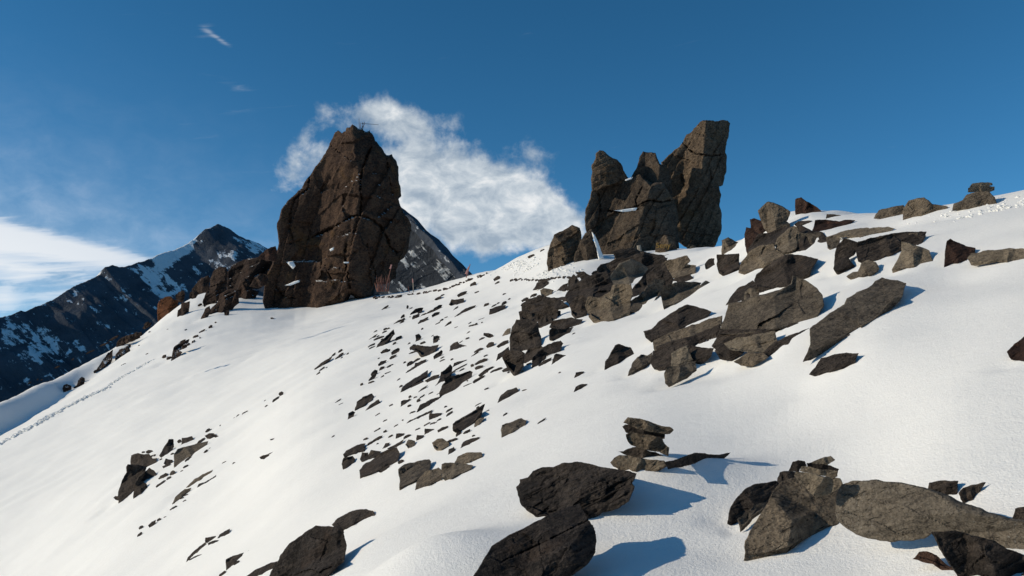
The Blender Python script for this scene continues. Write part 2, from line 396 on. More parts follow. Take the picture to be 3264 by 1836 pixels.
mound(700, 470, 5.3, 0.05, 0.5, 2.0)
mound(655, 492, 5.3, 0.14, 0.32, 1.6)
mound(660, 545, 3.9, -0.05, 0.35, 1.2)
mound(930, 560, 2.8, 0.04, 0.35, 1.3)
mound(860, 470, 4.3, 0.05, 0.6, 1.5)

def build_snow():
    az = np.radians(np.concatenate([np.linspace(-180, -41, 46)[:-1], np.linspace(-41, 41, 860), np.linspace(41, 180, 46)[1:-1]]))
    r = np.exp(np.linspace(math.log(0.5), math.log(182), 640))
    A, R = np.meshgrid(az, r, indexing='ij'); X = R * np.sin(A); Y = R * np.cos(A)
    Z = ground(X.ravel(), Y.ravel()).reshape(X.shape)
    GRID.update(z=Z[45:905], a0=az[45], da=az[46] - az[45], l0=math.log(0.5), dl=(math.log(182) - math.log(0.5)) / 639)
    na, nr = X.shape
    V = np.stack([X, Y, Z], -1).reshape(-1, 3)
    V = np.concatenate([V, [[0, 0, -EYE]]])
    i = np.arange(na)[:, None]; j = np.arange(nr - 1)[None]; i2 = (i + 1) % na
    Q = np.stack([i * nr + j, i2 * nr + j, i2 * nr + j + 1, i * nr + j + 1], -1).reshape(-1, 4)[:, ::-1]
    o = mesh_obj('snow_slope', V, Q, SNOW)
    tag(o, 'smooth sunlit snow slope falling away below the rock towers', None, None, 'structure')
    return o
snow = build_snow()

# valley far below and the two mountains behind
def mountain_material():
    m, nt, b = new_mat('far_rock_and_snow')
    v = N(nt, 'ShaderNodeNewGeometry').outputs['Position']
    at_ = N(nt, 'ShaderNodeAttribute', attribute_name='snow_cover')
    n1 = noise_n(nt, v, 0.055, 8, 0.7, 0.3)
    st = noise_n(nt, map_n(nt, v, (0.11, 0.11, 0.016), (0.0, math.radians(38), 0.0)), 1.0, 6, 0.68)
    f = math_n(nt, 'ADD', at_.outputs['Fac'], math_n(nt, 'ADD', math_n(nt, 'MULTIPLY', math_n(nt, 'SUBTRACT', n1, 0.5), 1.5), math_n(nt, 'MULTIPLY', math_n(nt, 'SUBTRACT', st, 0.5), 1.5)))
    sm = smooth_n(nt, f, 0.50, 0.62)
    rc = ramp_n(nt, noise_n(nt, v, 0.03, 6, 0.6), [(0.3, (0.052, 0.060, 0.074)), (0.7, (0.100, 0.112, 0.135))])
    nt.links.new(mix_n(nt, sm, rc, (0.80, 0.82, 0.84)), b.inputs['Base Color'])
    b.inputs['Roughness'].default_value = 0.9; b.inputs['Specular IOR Level'].default_value = 0.1
    nt.links.new(bump_n(nt, n1, 0.8, 6.0), b.inputs['Normal'])
    return m
MOUNT = mountain_material()
def inside(poly, X, Y):
    r = np.zeros(X.shape, bool); n = len(poly)
    for k in range(n):
        x1, y1 = poly[k]; x2, y2 = poly[(k + 1) % n]
        c = ((y1 > Y) != (y2 > Y)) & (X < (x2 - x1) * (Y - y1) / ((y2 - y1) or 1e-9) + x1); r ^= c
    return r
def build_mountain(sky_px, D0, D1, fdir, x0, x1, label, patches, base_cover, seed, depth=520.0, n=620, m=230):
    sk = np.array(sky_px, float)
    px = np.linspace(x0, x1, n); py = np.interp(px, sk[:, 0], sk[:, 1])
    py = py + 1.3 * fbm(p3(px * 0.12, 0.0, seed), 4, 0.6) + 0.7 * fbm(p3(px * 0.6, 3.0, seed), 2)
    crest = unproj(px, py, np.linspace(D0, D1, n))
    t = np.concatenate([-np.linspace(1, 0, 26)[:-1] ** 1.3 * 0.8, np.linspace(0, 1, m) ** 1.15])   # t>0 towards the eye
    T, PX = np.meshgrid(t, px, indexing='xy')
    CX, CYy, CZ = (np.broadcast_to(crest[:, k][:, None], T.shape) for k in range(3))
    d = T * depth
    X = CX + d * fdir[0]; Y = CYy + d * fdir[1]
    fall = np.where(d >= 0, 0.80 * d, -0.62 * d)
    al = CX * -fdir[1] + CYy * fdir[0]      # along the crest: gullies run straight down from it
    g = fbm(p3(al * 0.022, 0.004 * d, seed), 5, 0.55, ridged=True)
    amp = np.clip(np.abs(d) / 40, 0, 1)
    Z = CZ - fall + amp * (13 * g + 22 * fbm(p3(X * 0.006, Y * 0.006, seed + 5), 3) + 5 * fbm(p3(X * 0.05, Y * 0.05, seed + 8), 3))
    lim = CZ - 1.0 * np.abs(d) * 0.02
    Z = np.minimum(Z, lim)
    V = np.stack([X, Y, Z], -1)
    # picture bearing of each vertex, to lay the snowfields where they lie on the mountain
    fw = V[..., 1] * CP + V[..., 2] * SP
    qx = 512 + F * V[..., 0] / fw; qy = 288 - F * (-V[..., 1] * SP + V[..., 2] * CP) / fw
    cover = np.full(X.shape, base_cover)
    for poly, val in patches:
        mk = inside(poly, qx, qy).astype(float)
        for _ in range(6):
            mk[1:-1] = (mk[:-2] + mk[1:-1] * 2 + mk[2:]) / 4; mk[:, 1:-1] = (mk[:, :-2] + mk[:, 1:-1] * 2 + mk[:, 2:]) / 4
        cover = cover * (1 - mk) + val * mk
    cover = cover + np.clip(-d / 20, 0, 0.3)
    nr = X.shape[1]
    i = np.arange(X.shape[0] - 1)[:, None]; j = np.arange(nr - 1)[None]
    Q = np.stack([i * nr + j, (i + 1) * nr + j, (i + 1) * nr + j + 1, i * nr + j + 1], -1).reshape(-1, 4)
    o = mesh_obj('mountain', V.reshape(-1, 3), Q, MOUNT)
    a = o.data.attributes.new('snow_cover', 'FLOAT', 'POINT'); a.data.foreach_set('value', cover.ravel().astype(np.float32))
    tag(o, label, None, None, 'structure'); return o
FR = {'A': (0, 650, 2.4156), 'B': (780, 350, 2.07), 'C': (1600, 350, 2.4156), 'D': (2300, 550, 2.4149), 'E': (0, 1236, 2.4156),
      'F': (1000, 900, 2.4156), 'G': (1500, 1236, 2.4156), 'H': (2200, 1236, 2.4154), 'I': (1580, 780, 2.8975), 'J': (2000, 780, 2.576),
      'K': (300, 1500, 2.576), 'L': (400, 750, 4.14), 'W': (0, 0, 0.78922)}
def fr(k, pts):
    x0, y0, s = FR[k]
    return [((x0 + p[0] / s) / 3.1875, (y0 + p[1] / s) / 3.1875) for p in pts]
LEFT_SKY = [(-420, 470), (-160, 372), (-60, 338), (0, 318), (12, 314), (21, 310), (25, 311), (43, 304), (57, 297), (73, 287), (90, 279), (101, 274), (105, 267.5), (113, 265), (119.5, 267.5),
            (130, 265.6), (156, 256), (182, 247), (188, 243), (195, 238), (203, 230), (212, 227), (218, 224.7), (228.6, 228.6), (238, 235), (253, 241.6), (265, 247), (300, 262), (360, 290)]
build_mountain(LEFT_SKY, 560, 1350, (0.93, -0.36), -420, 350, 'dark snow-streaked mountain with a blunt summit beyond the boulder ridge',
    [(fr('A', [(990, 478), (1400, 325), (1500, 265), (1490, 370), (1330, 470), (1260, 500), (1480, 660), (1240, 745), (1100, 600), (1010, 500)]), 0.62),
     (fr('A', [(1150, 420), (1480, 260), (1500, 310), (1300, 460)]), 1.0),
     (fr('A', [(0, 880), (160, 880), (240, 950), (420, 1010), (660, 1130), (560, 1210), (330, 1230), (150, 1180), (0, 1120)]), 0.52),
     (fr('A', [(1760, 240), (2060, 330), (1980, 440), (1850, 330)]), 0.56),
     (fr('A', [(1480, 420), (1900, 330), (1800, 480), (1560, 620)]), 0.42)], 0.33, 3.0)
RIGHT_SKY = [(300, 300), (350, 235), (378, 195), (395, 203), (410.7, 222), (420.5, 235.6), (435.7, 250.8), (446, 263), (464.5, 276.5), (500, 300)]
build_mountain(RIGHT_SKY, 900, 900, (0.80, -0.6), 374, 500, 'steep dark mountain flank with a snowy edge showing beside the big tower',
    [([(404, 205), (440, 248), (470, 285), (455, 285), (430, 255), (405, 228)], 0.32)], 0.06, 11.0, 420.0, 300, 200)
gv = bpy.data.meshes.new('valley')
gv.from_pydata([(-40000, -40000, -900), (40000, -40000, -900), (40000, 40000, -900), (-40000, 40000, -900)], [], [(0, 1, 2, 3)]); gv.materials.append(MOUNT)
o = bpy.data.objects.new('valley_floor', gv); SC.collection.objects.link(o); tag(o, 'dark valley ground far below the snow slope', None, None, 'structure')

# ------------------------------------------------------------------ rocks
RNG = random.Random(7)
def poly_dist(P, poly):
    best = np.full(len(P), 1e9); n = len(poly)
    for k in range(n):
        a = np.array(poly[k]); b = np.array(poly[(k + 1) % n]); ab = b - a; L = max(ab @ ab, 1e-9)
        t = np.clip(((P - a) @ ab) / L, 0, 1); q = a + t[:, None] * ab
        best = np.minimum(best, np.hypot(*(P - q).T))
    return best
def rough_outline(poly, step, amp, rng):
    out = []; n = len(poly)
    def sub(a, b, lev):
        L = math.hypot(b[0] - a[0], b[1] - a[1])
        if L < step or lev > 6: return
        nx, ny = -(b[1] - a[1]) / L, (b[0] - a[0]) / L
        t = rng.uniform(0.38, 0.62); dlt = rng.gauss(0, amp) * L
        m = (a[0] + (b[0] - a[0]) * t + nx * dlt, a[1] + (b[1] - a[1]) * t + ny * dlt)
        sub(a, m, lev + 1); out.append(m); sub(m, b, lev + 1)
    for k in range(n):
        a, b = poly[k], poly[(k + 1) % n]; out.append(a); sub(a, b, 0)
    return out
DEPTH = {}
FOOT = []
NAMED = []
STRATA = math.radians(27)
def make_rock(name, poly, mat, label=None, cat='rock', group=None, d=None, set_back=0.0, thick=0.85, lean=0.30, ext=None, box=3.2, facets=5,
              rough=1.0, blocks=None, bamp=0.12, cracks=(), planes=None, detail=1.0, on=None, seed=None, parent=None, smooth_edge=30, yaw=None, yaw_max=0.8, flat=0.3, drift=True, sang=STRATA, strata=1.0, mult=1.0):
    """a solid rock: traced outline at its own distance and size, bulging front and back with cleavage faces, its foot sunk in the snow"""
    rng = random.Random(seed if seed is not None else RNG.random())
    poly = [(float(x), float(y)) for x, y in poly]
    if name == 'cairn_stone':
        gx0 = sum(p[0] for p in poly) / len(poly); gy0 = sum(p[1] for p in poly) / len(poly)
        poly = [(gx0 + (x - gx0) * 1.03, gy0 + (y - gy0) * 1.02) for x, y in poly]
    if sum(poly[k][0] * poly[(k + 1) % len(poly)][1] - poly[(k + 1) % len(poly)][0] * poly[k][1] for k in range(len(poly))) < 0: poly = poly[::-1]
    A = np.array(poly); w = np.ptp(A[:, 0]); hgt = np.ptp(A[:, 1]); xc = A[:, 0].mean()
    area = 0.5 * abs(sum(poly[k][0] * poly[(k + 1) % len(poly)][1] - poly[(k + 1) % len(poly)][0] * poly[k][1] for k in range(len(poly))))
    size = math.sqrt(area)
    # lower envelope: where the rock meets the snow
    xs = np.linspace(A[:, 0].min() + 0.12 * w, A[:, 0].max() - 0.12 * w, 5); low = []
    for x in xs:
        ys = []
        for k in range(len(poly)):
            (x1, y1), (x2, y2) = poly[k], poly[(k + 1) % len(poly)]
            if (x1 - x) * (x2 - x) <= 0 and x1 != x2: ys.append(y1 + (y2 - y1) * (x - x1) / (x2 - x1))
        low.append(max(ys) if ys else A[:, 1].max())
    low = np.array(low)
    if d is None:
        T = np.array([depth_at(x, y, np.nan) for x, y in zip(xs, low)])
        if np.isnan(T).all(): T = np.full(5, 60.0)
        T = np.where(np.isnan(T), np.nanmax(T), T)
        if yaw is None:
            k1 = np.polyfit(xs - xc, T, 1)[0]; lim = yaw_max * np.median(T) / F; k1 = max(-lim, min(lim, k1)); D0 = np.percentile(T - k1 * (xs - xc), 20)
        else: k1 = yaw * np.median(T) / F; D0 = np.median(T)
        D0 = D0 * mult
        if ext is None: ext = 0.10 * hgt + 1.5
    else:
        D0 = d; k1 = (yaw or 0.0) * d / F; ext = ext or 0.0
    mpp = D0 / F
    inr = 0.0
    # sink the foot
    if ext:
        n = len(poly); q = []
        for k in range(n):
            (xa, ya), (x, y), (xb, yb) = poly[k - 1], poly[k], poly[(k + 1) % n]
            nx, ny = (yb - ya), -(xb - xa)          # outward for this winding
            L = math.hypot(nx, ny) or 1
            q.append((x, y + ext) if ny / L > 0.25 else (x, y))
        poly = q
    step = max(0.9, size / 19 / detail) if size > 9 else max(0.8, size / 5)
    edge = rough_outline(poly, step * 1.1, 0.034 * min(rough, 1.2), rng)
    E = np.array(edge); lo = E.min(0); hi = E.max(0)
    gx, gy = np.meshgrid(np.arange(lo[0], hi[0], step), np.arange(lo[1], hi[1], step * 0.87)); gx = gx + (np.arange(gx.shape[0])[:, None] % 2) * step * 0.5
    G = np.stack([gx.ravel(), gy.ravel()], 1); rs = np.random.RandomState(rng.randrange(1 << 30)); G = G + rs.uniform(-0.22, 0.22, G.shape) * step
    G = G[inside(edge, G[:, 0], G[:, 1])]
    if len(G):
        G = G[poly_dist(G, edge) > step * 0.42]
    ne = len(edge)
    vin = [Vector((p[0], p[1])) for p in edge] + [Vector((p[0], p[1])) for p in G]
    vo, _, fo, ov, _, _ = delaunay_2d_cdt(vin, [], [list(range(ne))], 1, 1e-5)
    P = np.array([(v.x, v.y) for v in vo]); tri = np.array([f for f in fo if len(f) == 3], int)
    if len(tri) < 4: return None
    isedge = np.array([any(i < ne for i in l) if l else True for l in ov])
    ds = poly_dist(P, edge); ds[isedge] = 0; R = max(ds.max(), 0.5)
    cx, cy = P.mean(0)
    u = (P[:, 0] - cx) / R; v = (P[:, 1] - cy) / R
    so = rng.uniform(0, 90)
    e = np.clip(ds / R, 0, 1)
    def relief(side):
        h = (1 - (1 - e) ** box) ** (1 / box)
        pl = planes if (planes and side == 0) else ([] if facets == 0 else [(math.pi + rng.uniform(-0.5, 0.5), rng.uniform(0.6, 1.2), rng.uniform(0.42, 0.75)), (rng.uniform(-0.5, 0.5), rng.uniform(0.4, 0.95), rng.uniform(0.55, 0.9)),
                (-math.pi / 2 + rng.uniform(-0.6, 0.6), rng.uniform(0.3, 0.8), rng.uniform(0.6, 0.95))]) + [(rng.uniform(0, 2 * math.pi), rng.uniform(0.30, 0.9), rng.uniform(0.6, 1.0)) for _ in range(max(0, facets - 3))]
        for an, st, c in pl:                        # cleavage face: falls off towards an (0 = east, up the picture = -90 deg)
            hk = c - st * (u * math.cos(an) + v * math.sin(an))
            h = np.minimum(h, np.maximum(hk, 0.06))
        nb = blocks if blocks is not None else int(min(9, max(0, size / 7)))
        if nb and R > 2.5:          # joint blocks: each broken off at its own depth and tilt
            U = u + 0.12 * fbm(p3(u * 2.2, v * 2.2, so + 40), 3); W = v + 0.12 * fbm(p3(u * 2.2, v * 2.2, so + 60), 3)
            pick = rs.choice(len(P), nb, replace=nb > len(P)); sx, sy = u[pick], v[pick]
            c5, s5 = math.cos(STRATA), -math.sin(STRATA)
            dx = U[:, None] - sx[None]; dy = W[:, None] - sy[None]
            dd = ((dx * c5 + dy * s5) * 0.75) ** 2 + ((-dx * s5 + dy * c5) * 1.25) ** 2
            ci = dd.argmin(1); of = rs.uniform(-1, 1, nb); gx_ = rs.normal(0, 0.5, nb); gy_ = rs.normal(0, 0.5, nb)
            jj = np.arange(len(P)); sc_ = math.sqrt(nb) * 0.7
            h = h + bamp * rough * (of[ci] + sc_ * (gx_[ci] * dx[jj, ci] + gy_[ci] * dy[jj, ci])) * np.clip(e * 3.5, 0, 1)
        ca, sa = math.cos(sang), -math.sin(sang)
        al = u * ca + v * sa; ac = -u * sa + v * ca
        k = min(1.0, R / 3.0)
        h = h + rough * (0.08 * fbm(p3(u * 1.9, v * 1.9, so + side * 9), 4, 0.62) * k + 0.05 * strata * fbm(p3(al * 0.8, ac * 4.2, so + 3 + side), 3, 0.55, ridged=True) * k) * np.clip(e * 4, 0, 1)
        if R > 2.5 and strata > 0:   # bedding: plates of uneven thickness, each edge a small step
            q = ac * (2.2 + 1.3 * math.sin(so)) + 0.55 * fbm(p3(al * 0.7, ac * 0.9, so + 21), 3)
            fq = q - np.floor(q); am = 0.5 + 0.5 * vhash(np.floor(q).astype(np.int64), np.full(len(q), int(so * 10), np.int64), np.full(len(q), side, np.int64))
            h = h + 0.17 * min(strata, 1.6) * am * (0.5 - fq) * np.clip(e * 4, 0, 1)
        return h
    hf = relief(0); hb = relief(1)
    for line, wd, dp in cracks:
        dd = np.full(len(P), 1e9)
        for k in range(len(line) - 1):
            a = np.array(line[k]); b = np.array(line[k + 1]); ab = b - a; t = np.clip(((P - a) @ ab) / max(ab @ ab, 1e-9), 0, 1)
            dd = np.minimum(dd, np.hypot(*(P - a - t[:, None] * ab).T))
        jag = wd * 1.4 * fbm(p3(P[:, 0] / wd * 0.35, P[:, 1] / wd * 0.35, so + 7), 3, 0.6)
        hf = hf - dp * np.exp(-((dd + jag) / (wd * 0.62)) ** 2)
    tm = thick * R * mpp * 1.5
    ybot = np.interp(P[:, 0], xs, low)
    up = np.clip(ybot - P[:, 1], 0, None)
    Dm = D0 + k1 * (P[:, 0] - xc) + lean * up * mpp + set_back * tm + (0.05 * tm if (d is None) else 0.0)
    if d is None and flat > 0:      # lie partly back along the slope, as bedded slabs do
        bx0, by0 = A.min(0); bx1, by1 = A.max(0); S_ = []
        for fx in (0.1, 0.5, 0.9):
            for fy in (0.1, 0.5, 0.9):
                x_, y_ = bx0 + fx * w, by0 + fy * hgt; t_ = depth_at(x_, y_, None)
                if t_: S_.append((1, x_ - xc, y_ - A[:, 1].mean(), 1 / t_))
        if len(S_) >= 6:
            S_ = np.array(S_); cf = np.linalg.lstsq(S_[:, :3], S_[:, 3], rcond=None)[0]
            inv = cf[0] + cf[1] * (P[:, 0] - xc) + cf[2] * (P[:, 1] - A[:, 1].mean())
            inv = np.clip(inv, 1 / (D0 * 1.5), 1 / (D0 * 0.6))
            Df = 1 / inv - 0.5 * tm
            Dm = np.where(up > 0, (1 - flat) * Dm + flat * np.minimum(Df, Dm + 1.2 * (w + hgt) * mpp), Dm)
    base = unproj(P[:, 0], P[:, 1], Dm)
    view = ray(xc, P[:, 1].mean()); view = view / np.linalg.norm(view)
    front = base - view * (hf * tm)[:, None]; back = base + view * (hb * tm * 0.9)[:, None]
    front[isedge] = base[isedge]; back[isedge] = base[isedge]
    nv = len(P); idx = np.arange(nv); bi = idx.copy(); inn = np.where(~isedge)[0]; bi[inn] = nv + np.arange(len(inn))
    V = np.concatenate([front, back[inn]])
    a, b, c = P[tri[:, 0]], P[tri[:, 1]], P[tri[:, 2]]
    flip = ((b[:, 0] - a[:, 0]) * (c[:, 1] - a[:, 1]) - (b[:, 1] - a[:, 1]) * (c[:, 0] - a[:, 0])) > 0
    tf = tri.copy(); tf[flip] = tf[flip][:, ::-1]
    faces = np.concatenate([tf, bi[tf][:, ::-1]])
    org = V.mean(0); org = np.array([org[0], org[1], V[:, 2].min()])
    o = mesh_obj(name, V - org, faces, ROCK[mat] if isinstance(mat, str) else mat, None, smooth_edge)
    o.location = org
    if parent is not None:
        o.parent = parent; o.location = org - np.array(parent.location)
    tag(o, label, cat if parent is None else None, group, 'thing' if parent is None else None)
    DEPTH[o.name] = float(D0)
    if parent is None and name != 'stone': NAMED.append((float(A[:, 0].mean()), float(A[:, 1].mean()), label))
    if parent is None and d is None and size > 7 and flat < 0.5 and drift: FOOT.append((float(base[:, 0].mean()), float(base[:, 1].mean()), float(w * mpp), float(np.clip(hgt * mpp, 0, w * mpp))))
    return o

def K(k, name, mat, label, pts, cat='rock', **kw): return make_rock(name, fr(k, pts), mat, label, cat, **kw)
def crk(k, line, wd, dp): return (fr(k, line), wd, dp)
def snow_patch(k, pts, parent, dd, thick=0.5):
    """snow lying on a ledge of a rock; dd = metres in front of the rock's middle"""
    o = make_rock('snow_patch', fr(k, pts), SNOW, None, 'snow', d=DEPTH[parent.name] - dd, thick=thick, lean=0.5, facets=0, rough=0.4, smooth_edge=80, parent=parent, ext=0, strata=0)
    return o

# --- the big tower
tower = K('B', 'rock_tower', 'tower', 'huge dark brown rock tower with a split face and a mast on top',
  [(130,1170),(135,1130),(175,1030),(200,960),(225,880),(215,800),(212,750),(240,660),(270,620),(330,560),(375,520),(410,455),(440,420),(470,370),(520,300),(560,220),(595,150),(615,135),(640,155),(665,145),(670,120),(690,120),(710,98),(735,115),(755,130),(775,125),(800,150),(825,140),(850,175),(865,210),(900,250),(935,300),(970,292),(985,320),(1000,340),(1015,380),(1018,480),(1030,520),(1033,570),(1015,590),(1030,640),(1060,690),(1085,730),(1100,760),(1090,830),(1080,880),(1050,940),(1020,960),(1015,1010),(1000,1070),(960,1100),(870,1110),(850,1180),(800,1215),(740,1210),(700,1180),(680,1225),(600,1250),(500,1285),(380,1310),(350,1340),(260,1360),(240,1335),(180,1330),(140,1290)],
  'rock tower', yaw_max=0.7, flat=0, thick=0.62, lean=0.12, box=2.4, rough=1.25, detail=5, strata=0.8, sang=math.radians(74), seed=5, ext=6, mult=1.03, blocks=44, bamp=0.05,
  planes=[(math.radians(190), 0.95, 0.45), (math.radians(165), 0.5, 0.66), (math.radians(10), 0.5, 0.78), (math.radians(-80), 0.3, 0.86), (math.radians(100), 0.25, 0.95)],
  cracks=[crk('B', [(830,265),(800,330),(775,400),(760,470),(757,550),(770,590),(757,700)], 0.72, 0.156),
          crk('B', [(420,850),(500,815),(540,800),(600,770),(650,740),(700,708),(757,702),(830,725),(890,770),(930,840),(960,910),(1000,940)], 1.20, 0.144),
          crk('B', [(670,880),(660,960),(680,1060),(690,1160)], 1.04, 0.120), crk('B', [(800,880),(820,960),(860,1080),(850,1160)], 0.64, 0.078),
          crk('B', [(430,430),(420,520),(330,590),(300,680),(295,780),(320,860)], 0.96, 0.096), crk('B', [(300,880),(420,850)], 1.12, 0.108),
          crk('B', [(530,1000),(560,1080),(600,1160)], 0.64, 0.060), crk('B', [(930,330),(940,450),(970,560)], 0.72, 0.072),
          crk('B', [(210,1170),(250,1230),(330,1240)], 0.88, 0.078), crk('B', [(560,230),(640,300),(700,350)], 0.64, 0.054)])
for pts in ([(275,1005),(320,998),(335,1030),(318,1052)], [(262,1158),(330,1130),(365,1122),(362,1136),(300,1160)], [(650,1003),(688,1003),(686,1012),(655,1012)], [(560,920),(590,905),(585,925),(565,935)]):
    snow_patch('B', pts, tower, 4.6)

# --- the twin formation: leaning slab, crag, horn and knob
CR = 40.0
crag = K('C', 'rock_crag', 'crag', 'broad grey-brown crag with snowy ledges beside the tall leaning slab',
  [(650,880),(655,740),(690,620),(770,580),(840,555),(950,540),(1060,490),(1150,560),(1240,560),(1330,690),(1345,760),(1350,870),(1358,960),(1362,1060),(1250,1080),(1180,1080),(1100,1090),(950,1140),(800,1140),(770,1100),(740,1000),(720,920)],
  'crag', d=CR, thick=0.7, lean=0.2, ext=8, detail=4.2, rough=1.2, strata=0.6, sang=math.radians(60), seed=11, blocks=10, bamp=0.055,
  planes=[(math.radians(195), 0.75, 0.58), (math.radians(20), 0.6, 0.80), (math.radians(-90), 0.25, 0.95), (math.radians(95), -0.10, 0.80)],
  cracks=[crk('C', [(1050,740),(1130,700),(1230,715),(1290,700)], 0.9, 0.2), crk('C', [(820,780),(940,785),(1050,770)], 1.0, 0.25), crk('C', [(1080,600),(1030,700),(1040,760)], 0.7, 0.1), crk('C', [(740,640),(760,760),(730,900)], 1.0, 0.12)])
slab = K('C', 'leaning_rock', 'crag', 'tall leaning rock slab with a flat top, the highest of the twin formation',
  [(1225,405),(1280,350),(1390,250),(1420,190),(1495,130),(1530,90),(1600,82),(1740,85),(1758,105),(1745,210),(1720,330),(1728,420),(1700,520),(1672,590),(1688,650),(1675,740),(1692,800),(1680,900),(1640,990),(1600,1060),(1540,1085),(1480,1080),(1470,1040),(1400,990),(1350,950),(1330,820),(1290,720),(1240,620),(1228,520),(1230,450)],
  'rock tower', d=CR + 1.8, thick=0.8, lean=0.0, ext=8, detail=4.2, rough=1.2, strata=0.55, sang=math.radians(64), seed=4, blocks=8, bamp=0.05,
  planes=[(math.radians(188), 0.85, 0.55), (math.radians(62), 0.8, 0.60), (math.radians(-85), 0.12, 0.95), (math.radians(0), 0.65, 0.72)],
  cracks=[crk('C', [(1390,250),(1440,310),(1500,345),(1600,360),(1680,350)], 0.9, 0.2), crk('C', [(1600,460),(1610,540)], 0.9, 0.1), crk('C', [(1380,500),(1400,580)], 1.3, 0.14)])
horn = K('C', 'rock_horn', 'crag', 'blunt rock horn rising from the middle of the twin formation',
  [(995,520),(1040,440),(1060,360),(1085,320),(1180,330),(1195,370),(1215,415),(1255,430),(1285,455),(1300,520),(1310,620),(1320,690),(1300,750),(1200,760),(1080,640),(1010,560)],
  'rock', d=CR + 0.5, thick=0.8, lean=0.1, detail=3, seed=3, strata=0.3, blocks=4, bamp=0.05, planes=[(math.radians(185), 0.7, 0.5), (math.radians(10), 0.5, 0.8), (math.radians(-90), 0.2, 0.95)])
knob = K('C', 'jagged_rock', 'crag', 'dark jagged rock knob perched on the far end of the crag',
  [(690,615),(685,540),(695,480),(688,430),(720,375),(722,335),(750,310),(800,330),(850,370),(890,385),(920,420),(935,465),(950,490),(975,525),(900,560),(830,585),(780,600),(730,630)],
  'rock', d=CR + 0.3, thick=0.8, lean=0.1, detail=3, seed=8, strata=0.6, rough=1.1, blocks=5, bamp=0.06, planes=[(math.radians(170), 0.2, 0.75), (math.radians(5), 0.6, 0.75), (math.radians(-70), 0.4, 0.85)])
foot = K('C', 'boulder', 'crag', 'upright blocky boulder with ochre lichen at the outer foot of the crag',
  [(350,1110),(370,1040),(400,960),(470,930),(540,885),(600,910),(612,960),(600,1050),(560,1120),(545,1195),(450,1220),(360,1230)], 'boulder', d=CR - 2.0, thick=0.85, lean=0.15, ext=5, detail=3, seed=6)
K('C', 'boulder', 'crag', 'upright pointed boulder leaning in between the blocky foot boulder and the crag',
  [(550,1190),(560,1110),(600,1010),(640,950),(690,915),(720,960),(700,1000),(740,1090),(765,1145),(700,1165),(600,1195)], 'boulder', d=CR - 2.6, thick=0.85, lean=0.2, ext=5, detail=3, seed=9)
seny = K('C', 'boulder', 'crag', 'rounded boulder with small ochre letters painted on it below the crag',
  [(1180,1065),(1190,1010),(1250,965),(1330,985),(1355,1060),(1280,1080)], 'boulder', d=CR - 3.6, thick=0.7, ext=4, detail=2)
for pts, par, dd in ([[(860,776),(960,762),(1042,754),(1030,776),(930,786)], crag, 2.6], [[(945,541),(1008,516),(1002,532),(955,547)], crag, 1.6],
                     [[(690,938),(712,960),(745,1030),(785,1140),(745,1155),(725,1060),(704,990)], crag, 3.2]):
    snow_patch('C', pts, par, dd)
K('C', 'cairn', 'grey', 'tiny rounded stone heap at the foot of the leaning slab', [(1440,1085),(1445,1060),(1455,1050),(1470,1040),(1490,1050),(1500,1075),(1490,1092)], 'cairn', d=CR - 5, ext=3)
K('C', 'rock', 'dark', 'low dark rock tongue lying below the painted boulder', [(850,1095),(900,1075),(1020,1065),(1120,1100),(1250,1120),(1400,1105),(1440,1110),(1300,1140),(1200,1180),(1080,1190),(900,1150)], d=CR - 6.5, ext=4, detail=2)

